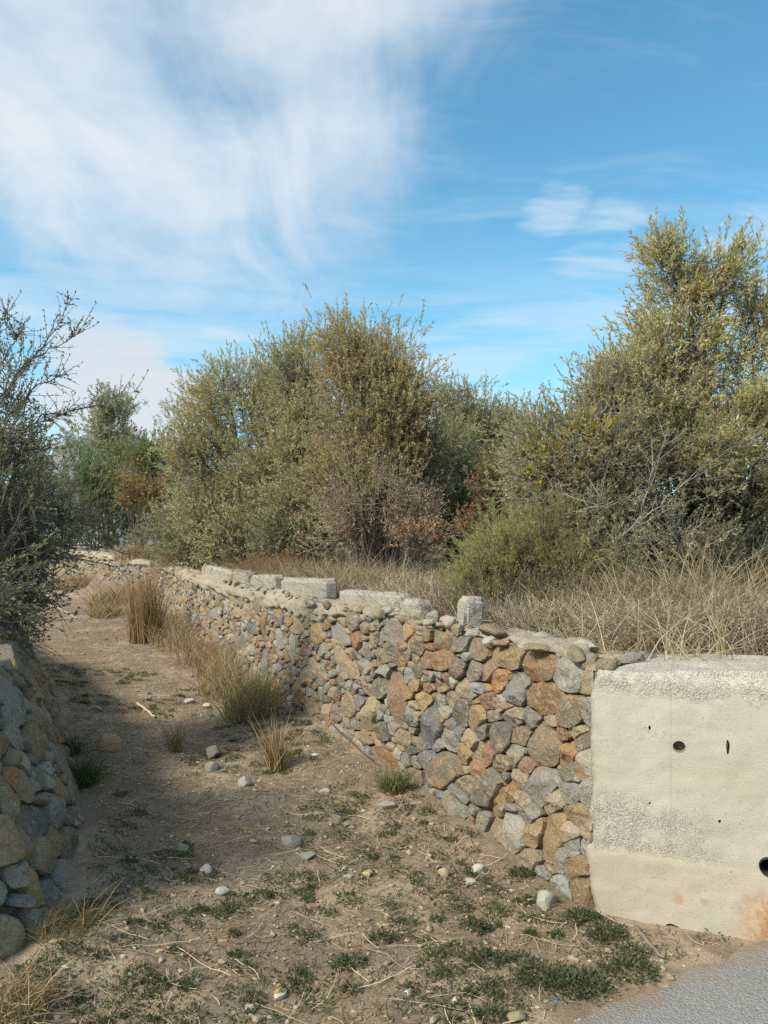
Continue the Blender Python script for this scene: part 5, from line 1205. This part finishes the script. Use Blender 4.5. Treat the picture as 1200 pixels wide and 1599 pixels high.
# stones lying on the lane
for k, (px_, py_, wpx, hpx, key, lab) in enumerate((
    (168, 1172, 42, 40, 'Y', 'large orange-tan rock lying in the shaded left half of the lane'), (320, 1361, 28, 17, 'W', 'smooth white oval stone in the middle foreground'),
    (851, 1404, 40, 32, 'W', 'angular white stone at the foot of the stone wall'), (748, 1353, 22, 18, 'W', 'upper whitish stone of the small group left of the angular white one'),
    (738, 1369, 24, 14, 'W', 'lower whitish stone of the small group left of the angular white one'), (692, 1359, 18, 17, 'T', 'round tan stone left of the whitish stones'),
    (456, 1311, 32, 20, 'G', 'grey stone in the centre of the lane'), (481, 1339, 27, 13, 'G', 'flat grey stone just below the central grey stone'), (285, 1329, 24, 16, 'G', 'grey stone above the smooth white oval'),
    (347, 1396, 19, 12, 'W', 'small pale stone right below the smooth white oval'), (602, 1268, 30, 17, 'G', 'grey stone lying near the green tuft under the wall'), (574, 1359, 18, 11, 'Y', 'small ochre stone in the centre right of the lane'),
    (404, 1590, 25, 20, 'T', 'tan stone at the bottom edge of the picture'), (390, 1572, 17, 14, 'W', 'white stone touching the tan one at the bottom edge'), (433, 1548, 17, 20, 'Y', 'upright tan stone above the pair at the bottom edge'),
    (918, 1516, 17, 16, 'O', 'orange stone lying in the weed mat by the road'), (806, 1588, 28, 20, 'T', 'rounded tan stone by the road edge at the bottom'), (788, 1578, 16, 16, 'G', 'grey stone next to the rounded tan one by the road'),
    (640, 1549, 15, 15, 'W', 'pale pebble in the bare foreground earth'), (386, 1221, 24, 18, 'G', 'grey pointed stone below the straw tuft'), (336, 1172, 27, 24, 'G', 'rough grey lump right of the small dry tuft'),
    (328, 1198, 24, 18, 'D', 'dark grey stone below the rough grey lump'), (296, 1095, 16, 11, 'W', 'pale pebble left of the green-gold clump'), (322, 1102, 13, 9, 'W', 'little white pebble right beside another left of the green-gold clump'),
    (265, 1360, 20, 10, 'R', 'reddish flat stone left of the smooth white oval'), (150, 1112, 22, 10, 'G', 'grey flat stone on the path above the orange-tan rock'), (545, 1290, 18, 12, 'T', 'tan pebble between the grey stone and the wall'),
    (505, 1240, 20, 14, 'W', 'whitish stone half buried under the straw tuft'), (640, 1330, 15, 10, 'T', 'tan pebble left of the round tan stone'), (182, 1480, 12, 8, 'G', 'grey pebble beside the thin grass at the left'))):
    x_, y_ = G(px_, py_ + hpx * 0.2); sw = wpx / F * y_; sh = hpx / F * y_; r_ = random.Random(400 + k if k else 913)
    V, Fs = rock((sw * 1.2, sw * 0.95, sh * 1.2), r_, 3, ang=5)
    c = np.array(stone_col(key, r_)) * (1.35 if key == 'W' else np.array((1.85, 1.62, 1.7, 1)) if k == 0 else 1.2); o = obj('loose_stone', mesh_py('loose_stone', V, Fs, np.tile((c[0], c[1], c[2], c[3] * .4), (len(V), 1)), sharp=28), M_PEBBLE, None, (x_, y_, h1(x_, y_) + sh * 0.18)); o.rotation_euler = (0, 0, r_.uniform(-.4, .4))
    tag(o, lab, 'stone', 'loose stones on the lane')
# sticks and scraps
def stick(name, pts, r_, col, label, cat, lift=0.012):
    q = []
    for (a, b_) in pts: x_, y_ = G(a, b_); q.append((x_, y_, h1(x_, y_) + lift))
    q = np.array(q); t = np.linspace(0, len(q) - 1, 8); path = np.stack([np.interp(t, np.arange(len(q)), q[:, k]) for k in range(3)], 1); path[1:-1] += np.random.default_rng(5).normal(0, .004, (6, 3))
    V, Fs, Cc = tube(path, np.linspace(r_, r_ * .7, 8), col, 6); b = path[0].copy()
    return tag(obj(name, mesh_np(name, V - b, Fs, Cc, True), M_BARK, None, tuple(b)), label, cat)
stick('stick', [(215, 1102), (243, 1119)], 0.014, (.50, .42, .30), 'pale broken cane lying on the path', 'stick', 0.014)
stick('stick', [(52, 978), (90, 982), (120, 992)], 0.012, (.48, .45, .40), 'long whitish stick across the far left of the path', 'stick', 0.02)
stick('stick', [(755, 1285), (790, 1310), (825, 1340)], 0.006, (.40, .34, .24), 'thin bent twig leaning at the foot of the wall', 'stick', 0.02)
stick('stick', [(995, 1452), (1015, 1480), (1040, 1500)], 0.010, (.22, .18, .14), 'dark dead stem lying before the concrete wall', 'stick', 0.012)
stick('stick', [(520, 1155), (560, 1195), (585, 1215)], 0.006, (.12, .08, .06), 'dark dead stem leaning at the shaded foot of the wall', 'stick', 0.05)
def scrap(px_, py_, s, mat, label):
    x_, y_ = G(px_, py_); V, Fs = rock((s, s * .7, s * .35), random.Random(px_), 2, ang=5)
    tag(obj('litter_scrap', mesh_py('litter_scrap', V, Fs, smooth=False), mat, None, (x_, y_, h1(x_, y_) + s * .12)), label, 'litter')
scrap(531, 1275, 0.045, M_BLUE, 'crumpled bit of blue plastic in the centre of the lane')
scrap(232, 1085, 0.07, M_BLUE, 'crushed blue plastic on the far path')
scrap(868, 1563, 0.02, M_BLUE, 'tiny blue plastic bit by the road edge')
scrap(492, 1190, 0.08, M_PAPER, 'crumpled white paper at the foot of the wall')
